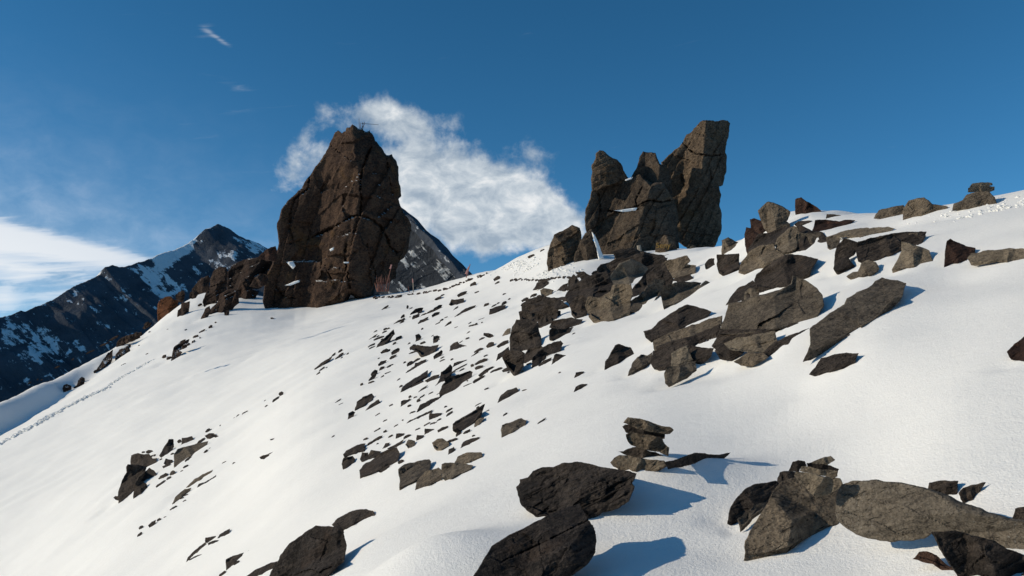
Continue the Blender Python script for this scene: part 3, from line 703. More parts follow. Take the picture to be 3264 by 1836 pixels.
# --- rocks of the ridge beyond the big tower
RG = 'boulders along the ridge beside the big tower'
for mat, nm, lab, pts, kw in [
  ('orange', 'boulder', 'rust-orange boulder at the outer end of the ridge rocks', [(430,1105),(428,900),(450,860),(520,815),(600,805),(640,850),(700,860),(690,910),(705,940),(600,1020),(500,1080)], {}),
  ('ridge', 'rock', 'slim dark rock standing in shaded snow beside the rust-orange boulder', [(665,1115),(690,990),(730,960),(735,890),(800,885),(850,870),(835,970),(800,985),(740,1080)], {}),
  ('ridge', 'rock', 'small reddish rock between the rust-orange boulder and the leaning ridge boulder', [(650,790),(770,730),(785,780),(760,850),(700,850)], dict(mult=1.02)),
  ('ridge', 'boulder', 'smooth leaning boulder on the ridge crest with a small capped rock under it', [(875,720),(930,640),(1000,560),(1090,530),(1115,560),(1110,690),(980,735),(900,730)], dict(mult=1.02)),
  ('ridge', 'rock', 'small dark rock with a snow cap under the leaning ridge boulder', [(840,800),(850,750),(900,725),(970,760),(930,800),(870,810)], {}),
  ('ridge', 'boulder', 'craggy dark red boulder forming the outer hump of the ridge rocks', [(1015,880),(1060,760),(1110,680),(1115,580),(1160,470),(1230,415),(1330,420),(1350,500),(1330,700),(1210,800),(1200,900),(1120,930),(1060,940)], {}),
  ('ridge', 'boulder', 'long dark red crest boulder reaching up towards the big tower', [(1330,640),(1345,480),(1400,400),(1560,320),(1740,290),(1940,330),(1960,440),(1900,560),(1750,640),(1640,640),(1560,600),(1480,680),(1450,760),(1350,780)], dict(mult=1.02)),
  ('ridge', 'boulder', 'big dark boulder in front of the ridge rocks with its foot drawn out downhill', [(1060,1135),(1080,1040),(1150,940),(1215,880),(1240,780),(1330,720),(1490,700),(1500,830),(1400,930),(1290,1000),(1170,1075)], {}),
  ('ridge', 'rock', 'narrow dark rock sliver at the lowest foot of the ridge rocks', [(950,1155),(1010,1060),(1060,960),(1110,930),(1130,960),(1080,1040),(1060,1080)], {}),
  ('ridge', 'boulder', 'tall smooth grey-brown boulder next to the foot of the big tower', [(1490,900),(1480,700),(1510,600),(1570,560),(1630,600),(1680,720),(1760,740),(1700,800),(1600,850)], {}),
  ('ridge', 'rock', 'small square rock in the snow below the ridge rocks', [(1315,1085),(1295,1000),(1370,985),(1360,1050)], {}),
  ('red', 'rock', 'dark red crest rock touching the flank of the big tower', [(1740,295),(1850,190),(1980,140),(2000,200),(1990,310),(1850,300)], dict(mult=1.03)),
  ('ridge', 'rock', 'dark rock with snow patches wedged between the ridge boulders and the big tower', [(1630,640),(1700,560),(1780,500),(1880,520),(1860,620),(1750,660)], {}),
  ('ridge', 'stone', 'small dark stone at the rim below the rust-orange boulder', [(258,1195),(262,1152),(350,1148),(330,1180),(290,1200)], {})]:
    K('L', nm, mat, lab, pts, 'boulder' if nm == 'boulder' else nm, group=RG, detail=2.2, lean=0.25, flat=0, yaw=0.0, **kw)
for pts, lab in ([(895,1100),(900,1065),(935,1030),(990,1010),(1075,990),(1080,1010),(1010,1040),(960,1060),(930,1095)], 'dark rock, upper of a string running down the shaded bank'), \
    ([(885,1210),(890,1160),(920,1120),(990,1090),(1005,1110),(960,1160),(925,1190)], 'dark rock, middle of a string running down the shaded bank'), \
    ([(700,1310),(760,1250),(780,1220),(830,1150),(870,1120),(865,1160),(840,1220),(780,1275)], 'long dark rock rib, lower end of the string on the shaded bank'), \
    ([(480,1420),(490,1395),(515,1385),(550,1400),(545,1425),(520,1440),(490,1445)], 'round dark rock standing alone where the shaded bank ends'), \
    ([(590,1410),(600,1360),(630,1330),(655,1345),(640,1390),(610,1405)], 'dark rock next to the round lone rock on the shaded bank'), \
    ([(1305,1215),(1325,1160),(1340,1100),(1375,1075),(1460,1040),(1440,1075),(1380,1100),(1405,1140),(1360,1190)], 'dark rock cluster head in sunlit snow below the ridge rocks'):
    K('A', 'rock', 'ridge', lab, pts, group='rocks strung down the bank', lean=0.2, detail=1.6)

# --- skyline rocks and boulder field on the upper slope
for mat, nm, lab, pts, kw in [
  ('grey', 'boulder', 'rounded brown boulder alone at the dip between the leaning slab and the skyline rocks', [(0,630),(0,520),(50,497),(150,545),(70,590),(20,635),(-10,640)], {}),
  ('red', 'rock', 'dark red jagged rock, lowest of the skyline group', [(175,480),(190,420),(235,425),(260,460),(340,490),(330,540),(270,580),(200,605),(180,560)], dict(mult=1.0)),
  ('red', 'rock', 'splintered dark red rock under the tilted skyline boulder', [(218,360),(250,350),(320,375),(345,450),(320,480),(250,470),(225,420)], {}),
  ('grey', 'boulder', 'tilted blocky boulder with an orange lichen spot on the skyline', [(278,295),(350,225),(400,230),(470,260),(530,300),(510,330),(500,375),(530,400),(490,460),(430,480),(370,450),(330,400),(310,350)], {}),
  ('red', 'rock', 'pointed dark red rock fin on the skyline', [(567,300),(568,205),(615,190),(700,245),(795,305),(680,312)], {}),
  ('dark', 'rock', 'thin dark slab lying flush in the snow behind the pointed fin', [(800,345),(810,318),(900,325),(1000,345),(900,352)], {}),
  ('red', 'slab_rock', 'long dark red slab with a straight top edge below the skyline', [(685,460),(720,365),(860,370),(1030,368),(960,400),(880,430),(800,455)], {}),
  ('dark', 'rock', 'low dark rock behind the long dark red slab', [(560,400),(590,375),(700,370),(640,400),(600,420)], {}),
  ('grey', 'boulder', 'upright grey-brown boulder below the tilted skyline boulder', [(410,560),(430,500),(510,430),(560,412),(590,420),(595,520),(560,600),(520,615),(440,610)], {}),
  ('grey', 'boulder', 'wide lichen-grey boulder below the upright one on the upper slope', [(130,740),(150,690),(220,600),(300,560),(400,540),(420,600),(520,620),(400,670),(330,700),(270,750),(180,755)], {}),
  ('grey', 'rock', 'low tan rock wedged beside the upright grey-brown boulder', [(590,460),(700,470),(760,455),(800,480),(760,540),(680,550),(620,595),(590,510)], {}),
  ('tan', 'slab_rock', 'flat tan slab almost buried in the upper slope', [(800,480),(960,445),(1140,430),(1220,420),(1335,430),(1240,460),(1150,475),(1060,505),(980,480)], {}),
  ('grey', 'rock', 'small grey rock at the end of the long dark ledge', [(805,500),(850,485),(920,505),(900,570),(850,585),(815,560)], {}),
  ('dark', 'ledge_rock', 'long dark layered ledge across the upper slope', [(1030,590),(1050,530),(1150,500),(1300,470),(1450,455),(1580,455),(1555,490),(1520,555),(1400,580),(1270,640),(1200,680),(1090,670),(1050,650)], dict(strata=1.6)),
  ('grey', 'rock', 'block broken off the end of the long dark ledge', [(1420,530),(1440,465),(1500,460),(1575,485),(1540,540),(1500,560)], {}),
  ('dark', 'boulder', 'dark hollowed boulder under the end of the long ledge', [(860,740),(870,640),(890,560),(940,505),(1000,520),(1060,540),(1020,600),(980,660),(1050,700),(960,730),(900,765)], {}),
  ('grey', 'rock', 'small triangular rock with a shadowed flank below the long ledge', [(960,800),(1010,765),(1050,760),(1080,690),(1130,670),(1190,690),(1215,740),(1170,770),(1080,805),(1010,810)], {}),
  ('tan', 'boulder', 'pale brown fin-shaped boulder with a curved back in open snow', [(1310,745),(1360,660),(1385,600),(1385,530),(1440,540),(1530,570),(1600,600),(1615,650),(1645,680),(1560,710),(1400,745),(1320,752)], dict(strata=0.2, rough=0.6, facets=2)),
  ('red', 'boulder', 'purple-brown wedge boulder beside the banded flat slab', [(1710,700),(1720,600),(1735,525),(1760,508),(1830,540),(1880,565),(1955,580),(1950,610),(1900,640),(1895,680),(1800,700)], {}),
  ('tan', 'slab_rock', 'flat banded slab with a pale vein beside the purple-brown wedge', [(1890,660),(1920,620),(2050,595),(2250,585),(2400,590),(2500,620),(2480,680),(2340,670),(2240,675),(2120,665),(1920,690)], dict(strata=0.5)),
  ('grey', 'rock', 'low ragged rock on the skyline beside the humped one', [(1170,332),(1210,290),(1290,270),(1400,250),(1430,300),(1420,335),(1330,338)], {}),
  ('grey', 'boulder', 'humped layered rock on the skyline near the small cairn', [(1395,340),(1400,270),(1440,215),(1510,195),(1560,190),(1620,240),(1740,260),(1745,280),(1620,320),(1520,342),(1430,345)], {}),
  ('dark', 'boulder', 'dark rounded boulder behind the great wedge boulder', [(250,830),(270,780),(400,680),(500,630),(640,640),(745,665),(690,720),(680,770),(640,810),(560,860),(400,890),(290,870)], {}),
  ('dark', 'rock', 'dark broken ledge running down in front of the dark rounded boulder', [(10,1020),(60,970),(130,885),(240,830),(290,860),(400,880),(330,940),(180,985),(100,1000)], {}),
  ('grey', 'stone', 'small block resting behind the rim of the great wedge boulder', [(175,980),(180,920),(220,885),(290,895),(300,930),(240,970)], dict(mult=0.99)),
  ('red', 'boulder', 'dark reddish boulder cut by the edge of the picture in open snow', [(2195,1380),(2250,1320),(2328,1260),(2400,1240),(2480,1300),(2450,1430),(2328,1435),(2230,1410)], {})]:
    K('D', nm, mat, lab, pts, 'boulder' if nm == 'boulder' else 'rock', group='rocks of the upper slope', detail=2.0, **kw)
# small cairn on the skyline: three stones
b0 = K('D', 'cairn_stone', 'grey', 'broad base rock of the small cairn on the skyline', [(1780,270),(1790,240),(1860,210),(1890,170),(1960,150),(2060,150),(2100,190),(2118,215),(2030,250),(1930,275)], 'stone', group='stones of the skyline cairn', detail=2)
dc = DEPTH[b0.name] + 0.15
K('D', 'cairn_stone', 'tan', 'middle flat stone of the small cairn on the skyline', [(1898,152),(1900,120),(1930,105),(2050,100),(2100,110),(2098,135),(2060,152),(1960,150)], 'stone', group='stones of the skyline cairn', d=dc, lean=0)
K('D', 'cairn_stone', 'tan', 'thin topmost stone of the small cairn on the skyline', [(1910,110),(1930,85),(2000,75),(2080,80),(2085,98),(2000,108)], 'stone', group='stones of the skyline cairn', d=dc, lean=0)

for mat, nm, lab, pts, kw in [
  ('grey', 'boulder', 'great wedge boulder with a peaked corner, propped on flat stones', [(750,715),(790,620),(830,480),(960,455),(1100,410),(1250,370),(1340,320),(1355,255),(1395,260),(1460,290),(1560,360),(1600,410),(1615,500),(1560,590),(1490,640),(1300,670),(1100,700),(870,730)],
     dict(detail=3.5, ext=2, strata=0.15, box=3.0, rough=0.7, mult=0.985, planes=[(math.radians(165), 0.42, 0.78), (math.radians(5), 0.85, 0.80), (math.radians(-90), 0.2, 0.95)])),
  ('grey', 'slab_rock', 'long pitted slab slanting up through smooth snow', [(1440,890),(1500,820),(1495,690),(1560,640),(1660,560),(1780,490),(1800,440),(1880,390),(1980,350),(2030,300),(2090,268),(2150,285),(2290,315),(2240,390),(2180,440),(2110,550),(2000,620),(1850,700),(1700,780),(1540,855)],
     dict(detail=3.2, strata=1.7, thick=0.5, lean=0.4, flat=0.6, box=4, planes=[(math.radians(-60), 0.3, 0.8), (math.radians(120), 0.25, 0.85)])),
  ('dark', 'rock', 'low dark rock in smooth snow below the long pitted slab', [(1490,1035),(1540,1010),(1590,930),(1680,905),(1800,885),(1900,890),(1870,940),(1800,1000),(1680,1045),(1560,1060)], dict(detail=2)),
  ('tan', 'rock', 'flat tapering stone propping up the great wedge boulder', [(790,810),(900,760),(1050,735),(1210,705),(1225,770),(1245,810),(1200,850),(1110,880),(960,870),(830,850)], dict(mult=0.985, ext=1)),
  ('dark', 'rock', 'dark stone under the pointed end of the propping stone', [(715,870),(780,790),(840,760),(900,770),(860,840),(960,880),(860,935),(760,910)], {}),
  ('grey', 'rock', 'ragged lowest stone of the heap under the great wedge boulder', [(870,960),(990,880),(1110,885),(1160,900),(1030,980),(930,970)], dict(mult=0.99)),
  ('dark', 'rock', 'shadowed slab lying behind the propping stone under the great wedge boulder', [(1200,800),(1490,685),(1500,720),(1420,770),(1300,830),(1160,915),(1110,890)], {}),
  ('dark', 'slab_rock', 'upturned dark slab topping the lower heap of boulders', [(130,710),(200,690),(330,580),(420,520),(490,490),(600,520),(690,550),(620,620),(500,670),(350,720),(210,780),(200,790),(150,750)], dict(ext=2)),
  ('grey', 'boulder', 'long ribbed boulder under the upturned dark slab', [(205,790),(350,720),(500,670),(640,620),(780,580),(770,700),(640,740),(480,810),(380,850),(250,890),(215,830)], dict(strata=1.4, ext=3)),
  ('dark', 'boulder', 'broad dark boulder carrying the lower heap', [(185,960),(210,870),(330,840),(470,820),(500,825),(710,850),(690,890),(600,960),(540,950),(490,980),(420,1000),(360,990),(300,1025),(220,1000)], dict(ext=3)),
  ('tan', 'rock', 'square pale block set in the lower heap', [(355,975),(360,890),(490,825),(540,945),(480,945),(400,990)], dict(mult=0.975, facets=2, strata=0.2)),
  ('grey', 'rock', 'rough lowest stone of the lower heap', [(300,1060),(320,1010),(420,1000),(480,965),(560,955),(570,1000),(500,1060),(400,1110),(340,1140),(310,1110)], dict(mult=0.99)),
  ('grey', 'rock', 'grooved rock leaning out of the snow beside the lower heap', [(0,1052),(40,970),(110,900),(160,910),(205,880),(200,950),(150,990),(60,1030)], dict(strata=1.8))]:
    K('J', nm, mat, lab, pts, 'boulder' if nm == 'boulder' else 'rock', group='rocks around the great wedge boulder', **{**dict(detail=2.2), **kw})

# --- the boulder pile below the twin formation
PG = 'boulders of the pile below the twin formation'
for mat, nm, lab, pts, kw in [
  ('dark', 'boulder', 'big dark block standing upright at the foot of the pile', [(128,950),(130,850),(150,760),(190,690),(320,690),(390,720),(400,790),(420,850),(425,910),(380,940),(300,955),(210,975)], dict(detail=2.6, strata=1.3)),
  ('dark', 'rock', 'downward pointing dark rock under the upright block', [(60,1040),(90,975),(210,970),(270,1000),(260,1080),(230,1130),(180,1190),(120,1120)], dict(mult=0.97)),
  ('dark', 'rock', 'thin dark rock jutting downhill beside the upright block', [(0,1070),(20,1010),(120,940),(135,970),(60,1040)], {}),
  ('dark', 'slab_rock', 'lower of two dark slabs stacked on the upright block', [(210,620),(250,610),(420,625),(440,690),(400,715),(290,700),(225,670)], {}),
  ('dark', 'slab_rock', 'upper of two dark slabs stacked on the upright block', [(240,540),(300,545),(450,545),(470,600),(430,625),(300,612),(240,602)], {}),
  ('dark', 'rock', 'lens-shaped slab with snow beside the stacked dark slabs', [(430,510),(540,485),(620,520),(680,550),(600,590),(520,580),(470,560)], {}),
  ('dark', 'rock', 'dark rock tucked below the lens-shaped slab', [(470,600),(520,590),(600,610),(605,650),(540,690),(490,660)], {}),
  ('dark', 'rock', 'rock in the shadowed gap behind the upright block', [(405,720),(450,650),(520,680),(500,730),(450,755),(415,745)], {}),
  ('dark', 'rock', 'long dark slab at the edge of the shadowed snow in the pile', [(495,740),(520,700),(700,670),(805,690),(750,750),(650,775),(560,765)], {}),
  ('dark', 'rock', 'round-ended dark rock under the long slab in the pile', [(500,860),(495,790),(520,770),(640,775),(720,760),(640,840),(560,870)], {}),
  ('dark', 'rock', 'dark rock with a flat top below the shadowed snow', [(430,950),(480,920),(600,885),(625,910),(590,980),(520,1035),(450,990)], {}),
  ('dark', 'rock', 'dark rock at the lower rim of the shadowed snow', [(330,1110),(340,1040),(430,960),(475,1010),(450,1060),(370,1125)], {}),
  ('dark', 'rock', 'small beaked rock at the lower rim of the pile', [(510,1105),(540,1020),(560,1005),(650,1022),(580,1070)], {}),
  ('dark', 'rock', 'narrow rock between the beaked rock and the dark rim rock', [(390,1120),(440,1070),(520,1040),(500,1075),(430,1112)], {}),
  ('dark', 'rock', 'upright stone between the lens-shaped slab and the great bedded boulder', [(680,560),(720,500),(760,460),(830,480),(850,600),(830,640),(780,680),(740,660),(700,610)], {}),
  ('dark', 'slab_rock', 'plank-like slab leaning with one pale lit edge', [(735,255),(810,245),(900,300),(960,350),(1005,440),(940,485),(910,480),(840,380)], dict(thick=0.6)),
  ('dark', 'rock', 'dark rock supporting the plank-like leaning slab', [(660,410),(670,330),(720,270),(750,300),(800,380),(740,400)], {}),
  ('dark', 'rock', 'small dark rock in snow next to the plank-like slab', [(560,430),(620,370),(670,350),(660,410),(600,425)], {}),
  ('grey', 'rock', 'wedge rock in the upper trampled snow beside the pile', [(410,420),(440,400),(540,425),(500,460),(450,490),(425,460)], {}),
  ('dark', 'rock', 'broken rock at the end of the row of trail stones', [(340,400),(380,350),(450,325),(495,340),(480,400),(440,385)], {}),
  ('grey', 'boulder', 'great bedded boulder with wavy layers in the middle of the pile', [(825,560),(850,480),(960,490),(1060,430),(1080,370),(1250,360),(1270,460),(1245,520),(1240,600),(1150,660),(1030,720),(900,670),(860,620)], dict(detail=3, strata=1.6)),
  ('tan', 'boulder', 'tan boulder with a peaked top crowning the pile', [(1025,390),(1040,310),(1100,230),(1140,170),(1240,130),(1330,160),(1410,220),(1370,280),(1320,350),(1200,360),(1080,378)], dict(detail=3, strata=0.5)),
  ('tan', 'rock', 'small upright tan rock above the crowning boulder', [(1090,190),(1100,90),(1145,50),(1200,85),(1210,110),(1160,170),(1110,215)], {}),
  ('dark', 'rock', 'dark rock beside the crowning boulder under the snow edge', [(940,270),(935,220),(970,180),(1090,150),(1110,220),(1040,280),(980,310)], {}),
  ('dark', 'slab_rock', 'steep slab leaning over the ridged rock in the pile', [(1235,480),(1280,380),(1330,330),(1400,240),(1460,205),(1520,280),(1440,330),(1380,400),(1300,480),(1250,515)], dict(strata=1.5)),
  ('grey', 'boulder', 'ridged rock with a pale tip under the steep slab', [(1240,590),(1240,520),(1310,480),(1400,380),(1470,310),(1560,330),(1530,420),(1480,500),(1400,560),(1320,635),(1270,620)], dict(strata=1.6)),
  ('grey', 'boulder', 'bulky grey boulder overhanging thin layers at the upper edge of the pile', [(1540,270),(1540,180),(1590,140),(1770,100),(1800,150),(1770,180),(1850,190),(1840,230),(1800,280),(1700,300),(1600,330),(1550,310)], dict(detail=2.6)),
  ('dark', 'rock', 'thin layered rock under the bulky overhanging boulder', [(1560,360),(1600,325),(1700,295),(1800,275),(1850,310),(1780,340),(1650,358)], dict(strata=2)),
  ('grey', 'boulder', 'low rough boulder at the lower end of the bulky overhanging one', [(1510,430),(1550,390),(1650,350),(1800,345),(1900,350),(1850,430),(1800,470),(1700,530),(1560,580),(1540,500)], dict(detail=2.4)),
  ('tan', 'rock', 'smooth tan rock against the low rough boulder', [(1800,475),(1850,400),(1940,330),(1985,350),(1940,390),(1860,440)], dict(mult=0.99)),
  ('dark', 'rock', 'small dark knob next to the rough dark boulder in shaded snow', [(1930,180),(1970,130),(2020,125),(2030,190),(1980,215),(1940,205)], {}),
  ('dark', 'boulder', 'rough dark boulder in shaded snow below the rounded brown one', [(2040,180),(2040,90),(2130,90),(2250,80),(2260,200),(2200,240),(2120,275),(2060,230)], dict(detail=2)),
  ('dark', 'boulder', 'dark rock shelf behind the crowning boulder of the pile', [(1200,150),(1350,90),(1500,110),(1590,120),(1545,190),(1470,215),(1400,200),(1300,170)], {}),
  ('dark', 'boulder', 'dome-shaped dark rock alone in bright snow below the pile', [(1000,1150),(1010,1080),(1060,1000),(1100,930),(1140,915),(1200,940),(1250,950),(1285,990),(1200,1050),(1100,1110)], dict(detail=2)),
  ('dark', 'stone', 'small dark stone with a straight side alone in open snow', [(715,1237),(740,1180),(820,1170),(770,1210)], {}),
  ('dark', 'stone', 'small pointed stone alone in open snow below the straight-sided one', [(720,1357),(740,1310),(780,1290),(850,1285),(800,1325)], {}),
  ('tan', 'stone', 'pale tan stone beside the upright dark block', [(60,842),(85,800),(110,775),(140,770),(135,815),(90,837)], {}),
  ('dark', 'stone', 'flat dark stone below the pale tan stone', [(15,947),(60,900),(120,880),(110,910),(50,942)], {})]:
    K('I', nm, mat, lab, pts, {'boulder': 'boulder', 'stone': 'stone'}.get(nm, 'rock'), group=PG, **{**dict(detail=1.9), **kw})

# --- dark filler rocks added to stand in for the shade between the boulders
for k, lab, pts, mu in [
  ('I', 'dark filler rock for the shade in the gap behind the plank-like leaning slab', [(640,480),(700,380),(790,320),(900,270),(1040,260),(1100,400),(1000,540),(850,600),(720,590)], 1.07),
  ('I', 'dark filler rock for the shade between the ridged rock and the bulky overhanging boulder', [(1390,280),(1480,200),(1560,170),(1640,320),(1600,480),(1480,520),(1400,460)], 1.07),
  ('I', 'dark filler rock for the shade behind the crowning boulder of the pile', [(1020,190),(1130,120),(1300,80),(1560,105),(1600,180),(1540,330),(1330,310),(1120,270)], 1.07),
  ('I', 'dark filler rock for the shade under the stacked slabs of the pile', [(370,640),(470,540),(580,600),(560,720),(500,790),(400,790)], 1.05),
  ('I', 'dark filler rock for the shade above the stacked slabs of the pile', [(230,560),(300,500),(420,470),(560,490),(690,480),(720,560),(560,610),(300,610)], 1.05),
  ('I', 'dark filler rock for the shade between the upright block and the flat-topped dark rock', [(240,1060),(300,960),(420,930),(480,1000),(380,1110),(300,1130)], 1.05),
  ('J', 'dark filler rock for the shadow under the great wedge boulder', [(690,790),(760,690),(1100,690),(1500,630),(1490,720),(1300,820),(1050,930),(860,925)], 1.07),
  ('J', 'dark filler rock for the shadow under the lower heap', [(230,840),(480,760),(760,650),(790,780),(660,880),(500,960),(300,980)], 1.05),
  ('D', 'dark filler rock for the shade among the upper slope boulders', [(400,600),(470,500),(600,400),(780,460),(830,520),(760,590),(600,630),(440,650)], 1.05),
  ('D', 'dark filler rock for the shade between the red skyline rocks', [(200,600),(280,470),(420,440),(560,410),(590,500),(420,600),(260,640)], 1.05)]:
    K(k, 'shade_filler_rock', 'dark', lab, pts, 'rock', group='bedrock between the boulders', detail=2, mult=mu, strata=1.4)

# --- foreground
for mat, nm, lab, pts, k, kw in [
  ('dark', 'boulder', 'brown-black rounded boulder beside the tall near cairn', [(350,765),(380,730),(378,705),(440,690),(480,640),(560,610),(640,610),(700,580),(790,573),(920,585),(1050,615),(1180,635),(1280,660),(1235,690),(1240,720),(1265,760),(1220,820),(1130,880),(1020,905),(900,975),(740,1000),(570,1000),(500,940),(430,890),(380,830)], 'G',
     dict(detail=4, strata=1.2, rough=1.6, thick=0.85, planes=[(math.radians(170), 0.8, 0.52), (math.radians(40), 0.6, 0.75), (math.radians(-80), 0.5, 0.8), (math.radians(110), 0.6, 0.8)])),
  ('dark', 'slab_rock', 'thick dark slab split lengthwise by a crack, casting a long shadow on the snow', [(20,1449),(160,1220),(300,1130),(500,1030),(640,960),(840,893),(870,950),(910,1025),(950,1080),(965,1140),(960,1240),(900,1330),(740,1449),(600,1560),(-60,1580)], 'G',
     dict(detail=4, strata=0.5, rough=0.6, thick=0.9, box=4, lean=0.35, ext=4, mult=0.97, planes=[(math.radians(195), 1.1, 0.30), (math.radians(-115), 0.55, 0.70), (math.radians(70), 0.35, 0.80), (math.radians(10), 0.5, 1.2)],
          cracks=[crk('G', [(235,1345),(400,1265),(560,1195),(740,1105),(910,1022)], 0.8, 0.16)])),
  ('dark', 'boulder', 'dark rough boulder half covered by the rounded snow lip', [(1380,960),(1450,830),(1520,720),(1530,690),(1600,600),(1740,500),(1820,450),(1930,455),(2020,460),(2050,490),(2060,560),(2075,620),(2050,690),(1990,740),(1930,800),(1900,960)], 'K',
     dict(detail=4, rough=1.2, strata=0.6, thick=0.8, planes=[(math.radians(195), 0.95, 0.50), (math.radians(0), 0.55, 0.75), (math.radians(-80), 0.5, 0.85)])),
  ('dark', 'rock', 'dark rock peeking over the snow lip above the half covered boulder', [(1950,445),(2000,390),(2120,330),(2230,315),(2290,330),(2330,360),(2250,385),(2120,440),(2050,495),(2020,470)], 'K', dict(detail=2)),
  ('dark', 'slab_rock', 'thin dark slab edge in snow below the half covered boulder', [(1220,880),(1300,830),(1420,770),(1510,740),(1470,790),(1350,880)], 'K', {}),
  ('dark', 'boulder', 'dark folded rock at the outer side of the short cairn', [(285,1000),(310,920),(350,855),(420,780),(500,740),(660,715),(690,740),(660,800),(600,880),(500,910),(440,990),(380,1075),(340,1030)], 'H', dict(detail=3, strata=1.5)),
  ('grey', 'rock', 'thin wedge with a pale edge in front of the dark folded rock', [(360,1012),(430,960),(500,900),(590,875),(560,930),(480,980),(415,1058),(385,1082)], 'H', dict(mult=0.98)),
  ('grey', 'boulder', 'large tan-grey rock carrying the short cairn', [(410,1260),(420,1180),(500,1040),(600,880),(640,790),(700,720),(810,690),(1000,700),(1150,760),(1160,900),(1145,1020),(1000,1100),(900,1165),(760,1215),(600,1270),(480,1280)], 'H',
     dict(detail=4, strata=0.25, blocks=0, thick=0.8, planes=[(math.radians(190), 0.55, 0.70), (math.radians(10), 0.95, 0.62), (math.radians(-62), 1.1, 0.60)])),
  ('dark', 'rock', 'dark knob behind the top of the large tan-grey rock', [(660,735),(690,650),(760,640),(820,650),(810,715),(720,725)], 'H', dict(mult=0.99)),
  ('tan', 'boulder', 'long rounded pale boulder with a shadow across its flank, beside the short cairn', [(1115,960),(1120,880),(1160,745),(1250,715),(1430,705),(1560,725),(1700,745),(1830,775),(1970,820),(2120,890),(2300,960),(2450,1000),(2570,1020),(2700,1060),(2800,1180),(2760,1420),(2570,1310),(2400,1235),(2200,1155),(2000,1110),(1870,1110),(1800,1155),(1700,1172),(1540,1182),(1400,1158),(1300,1130),(1210,1080),(1140,1020)], 'H',
     dict(detail=4, strata=0.5, rough=0.8, sang=math.radians(-18), thick=0.75, box=2.2, ext=1, lean=0.3, d=3.25, yaw=-0.85, blocks=0, planes=[(math.radians(-100), 0.45, 0.85), (math.radians(88), 1.15, 0.62), (math.radians(180), 0.35, 0.95)])),
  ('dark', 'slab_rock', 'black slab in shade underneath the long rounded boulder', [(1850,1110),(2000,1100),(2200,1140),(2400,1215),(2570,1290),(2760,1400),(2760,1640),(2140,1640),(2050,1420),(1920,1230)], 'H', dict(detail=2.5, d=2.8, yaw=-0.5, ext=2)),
  ('red', 'rock', 'small red-brown rock curving out of snow before the black slab', [(1710,1290),(1760,1262),(1830,1260),(1900,1290),(1960,1350),(2080,1430),(1980,1390),(1870,1330)], 'H', dict(mult=0.99)),
  ('dark', 'rock', 'small dark block in snow behind the long rounded boulder', [(1825,775),(1840,730),(1900,718),(2065,715),(2060,780),(2050,840),(1950,810)], 'H', dict(detail=1.8)),
  ('dark', 'rock', 'small horn-shaped rock in snow behind the long rounded boulder', [(2065,810),(2100,770),(2180,745),(2275,725),(2230,780),(2190,830),(2170,880),(2100,860)], 'H', dict(detail=1.8)),
  ('dark', 'rock', 'dark rock at the snow edge above the long rounded boulder', [(2480,980),(2500,930),(2570,915),(2640,930),(2650,1010),(2570,1030)], 'H', {})]:
    K(k, nm, mat, lab, pts, 'boulder' if nm == 'boulder' else 'rock', **kw)
# tall near cairn
cb = K('G', 'cairn_stone', 'grey', 'wedge-shaped base stone of the tall near cairn', [(1080,575),(1110,540),(1150,518),(1240,525),(1330,545),(1480,560),(1530,590),(1440,635),(1310,655),(1200,640),(1100,595)], 'stone', group='stones of the tall near cairn', detail=2.6, strata=0.4, ext=1, flat=0, drift=False)
dc = DEPTH[cb.name] + 0.12
for q_, (lab, pts) in enumerate([('thin pointed stone above the base of the tall near cairn', [(1140,492),(1180,490),(1250,458),(1310,458),(1380,490),(1460,515),(1520,545),(1450,552),(1330,545),(1240,528),(1180,510)]),
                 ('thick slanting stone in the middle of the tall near cairn', [(1200,360),(1230,345),(1330,362),(1470,390),(1490,430),(1525,460),(1520,525),(1450,492),(1340,475),(1240,442),(1215,415)]),
                 ('second stone from the top of the tall near cairn', [(1172,300),(1195,283),(1240,286),(1330,318),(1400,342),(1492,350),(1490,392),(1420,395),(1300,366),(1200,345)]),
                 ('topmost flat stone of the tall near cairn', [(1180,270),(1215,228),(1260,235),(1400,270),(1470,295),(1530,300),(1560,325),(1530,355),(1440,347),(1330,324),(1230,290)])]):
    K('G', 'cairn_stone', 'dark' if ('thin' in lab or 'second' in lab) else 'grey', lab, pts, 'stone', group='stones of the tall near cairn', d=dc + (0.05, -0.02, 0.04, -0.03)[q_], lean=0.0, thick=1.3, detail=2.4, box=4.5, strata=0.3, blocks=2, yaw=-0.4)
K('G', 'slab_rock', 'dark', 'tongue of dark rock stretching from the tall near cairn over the snow', [(1490,575),(1560,560),(1640,530),(1730,500),(1810,505),(1880,515),(2005,497),(1940,530),(1850,560),(1740,572),(1620,592),(1520,605)], 'rock', detail=2.4, thick=1.0, flat=0, yaw_max=1.5, drift=False)
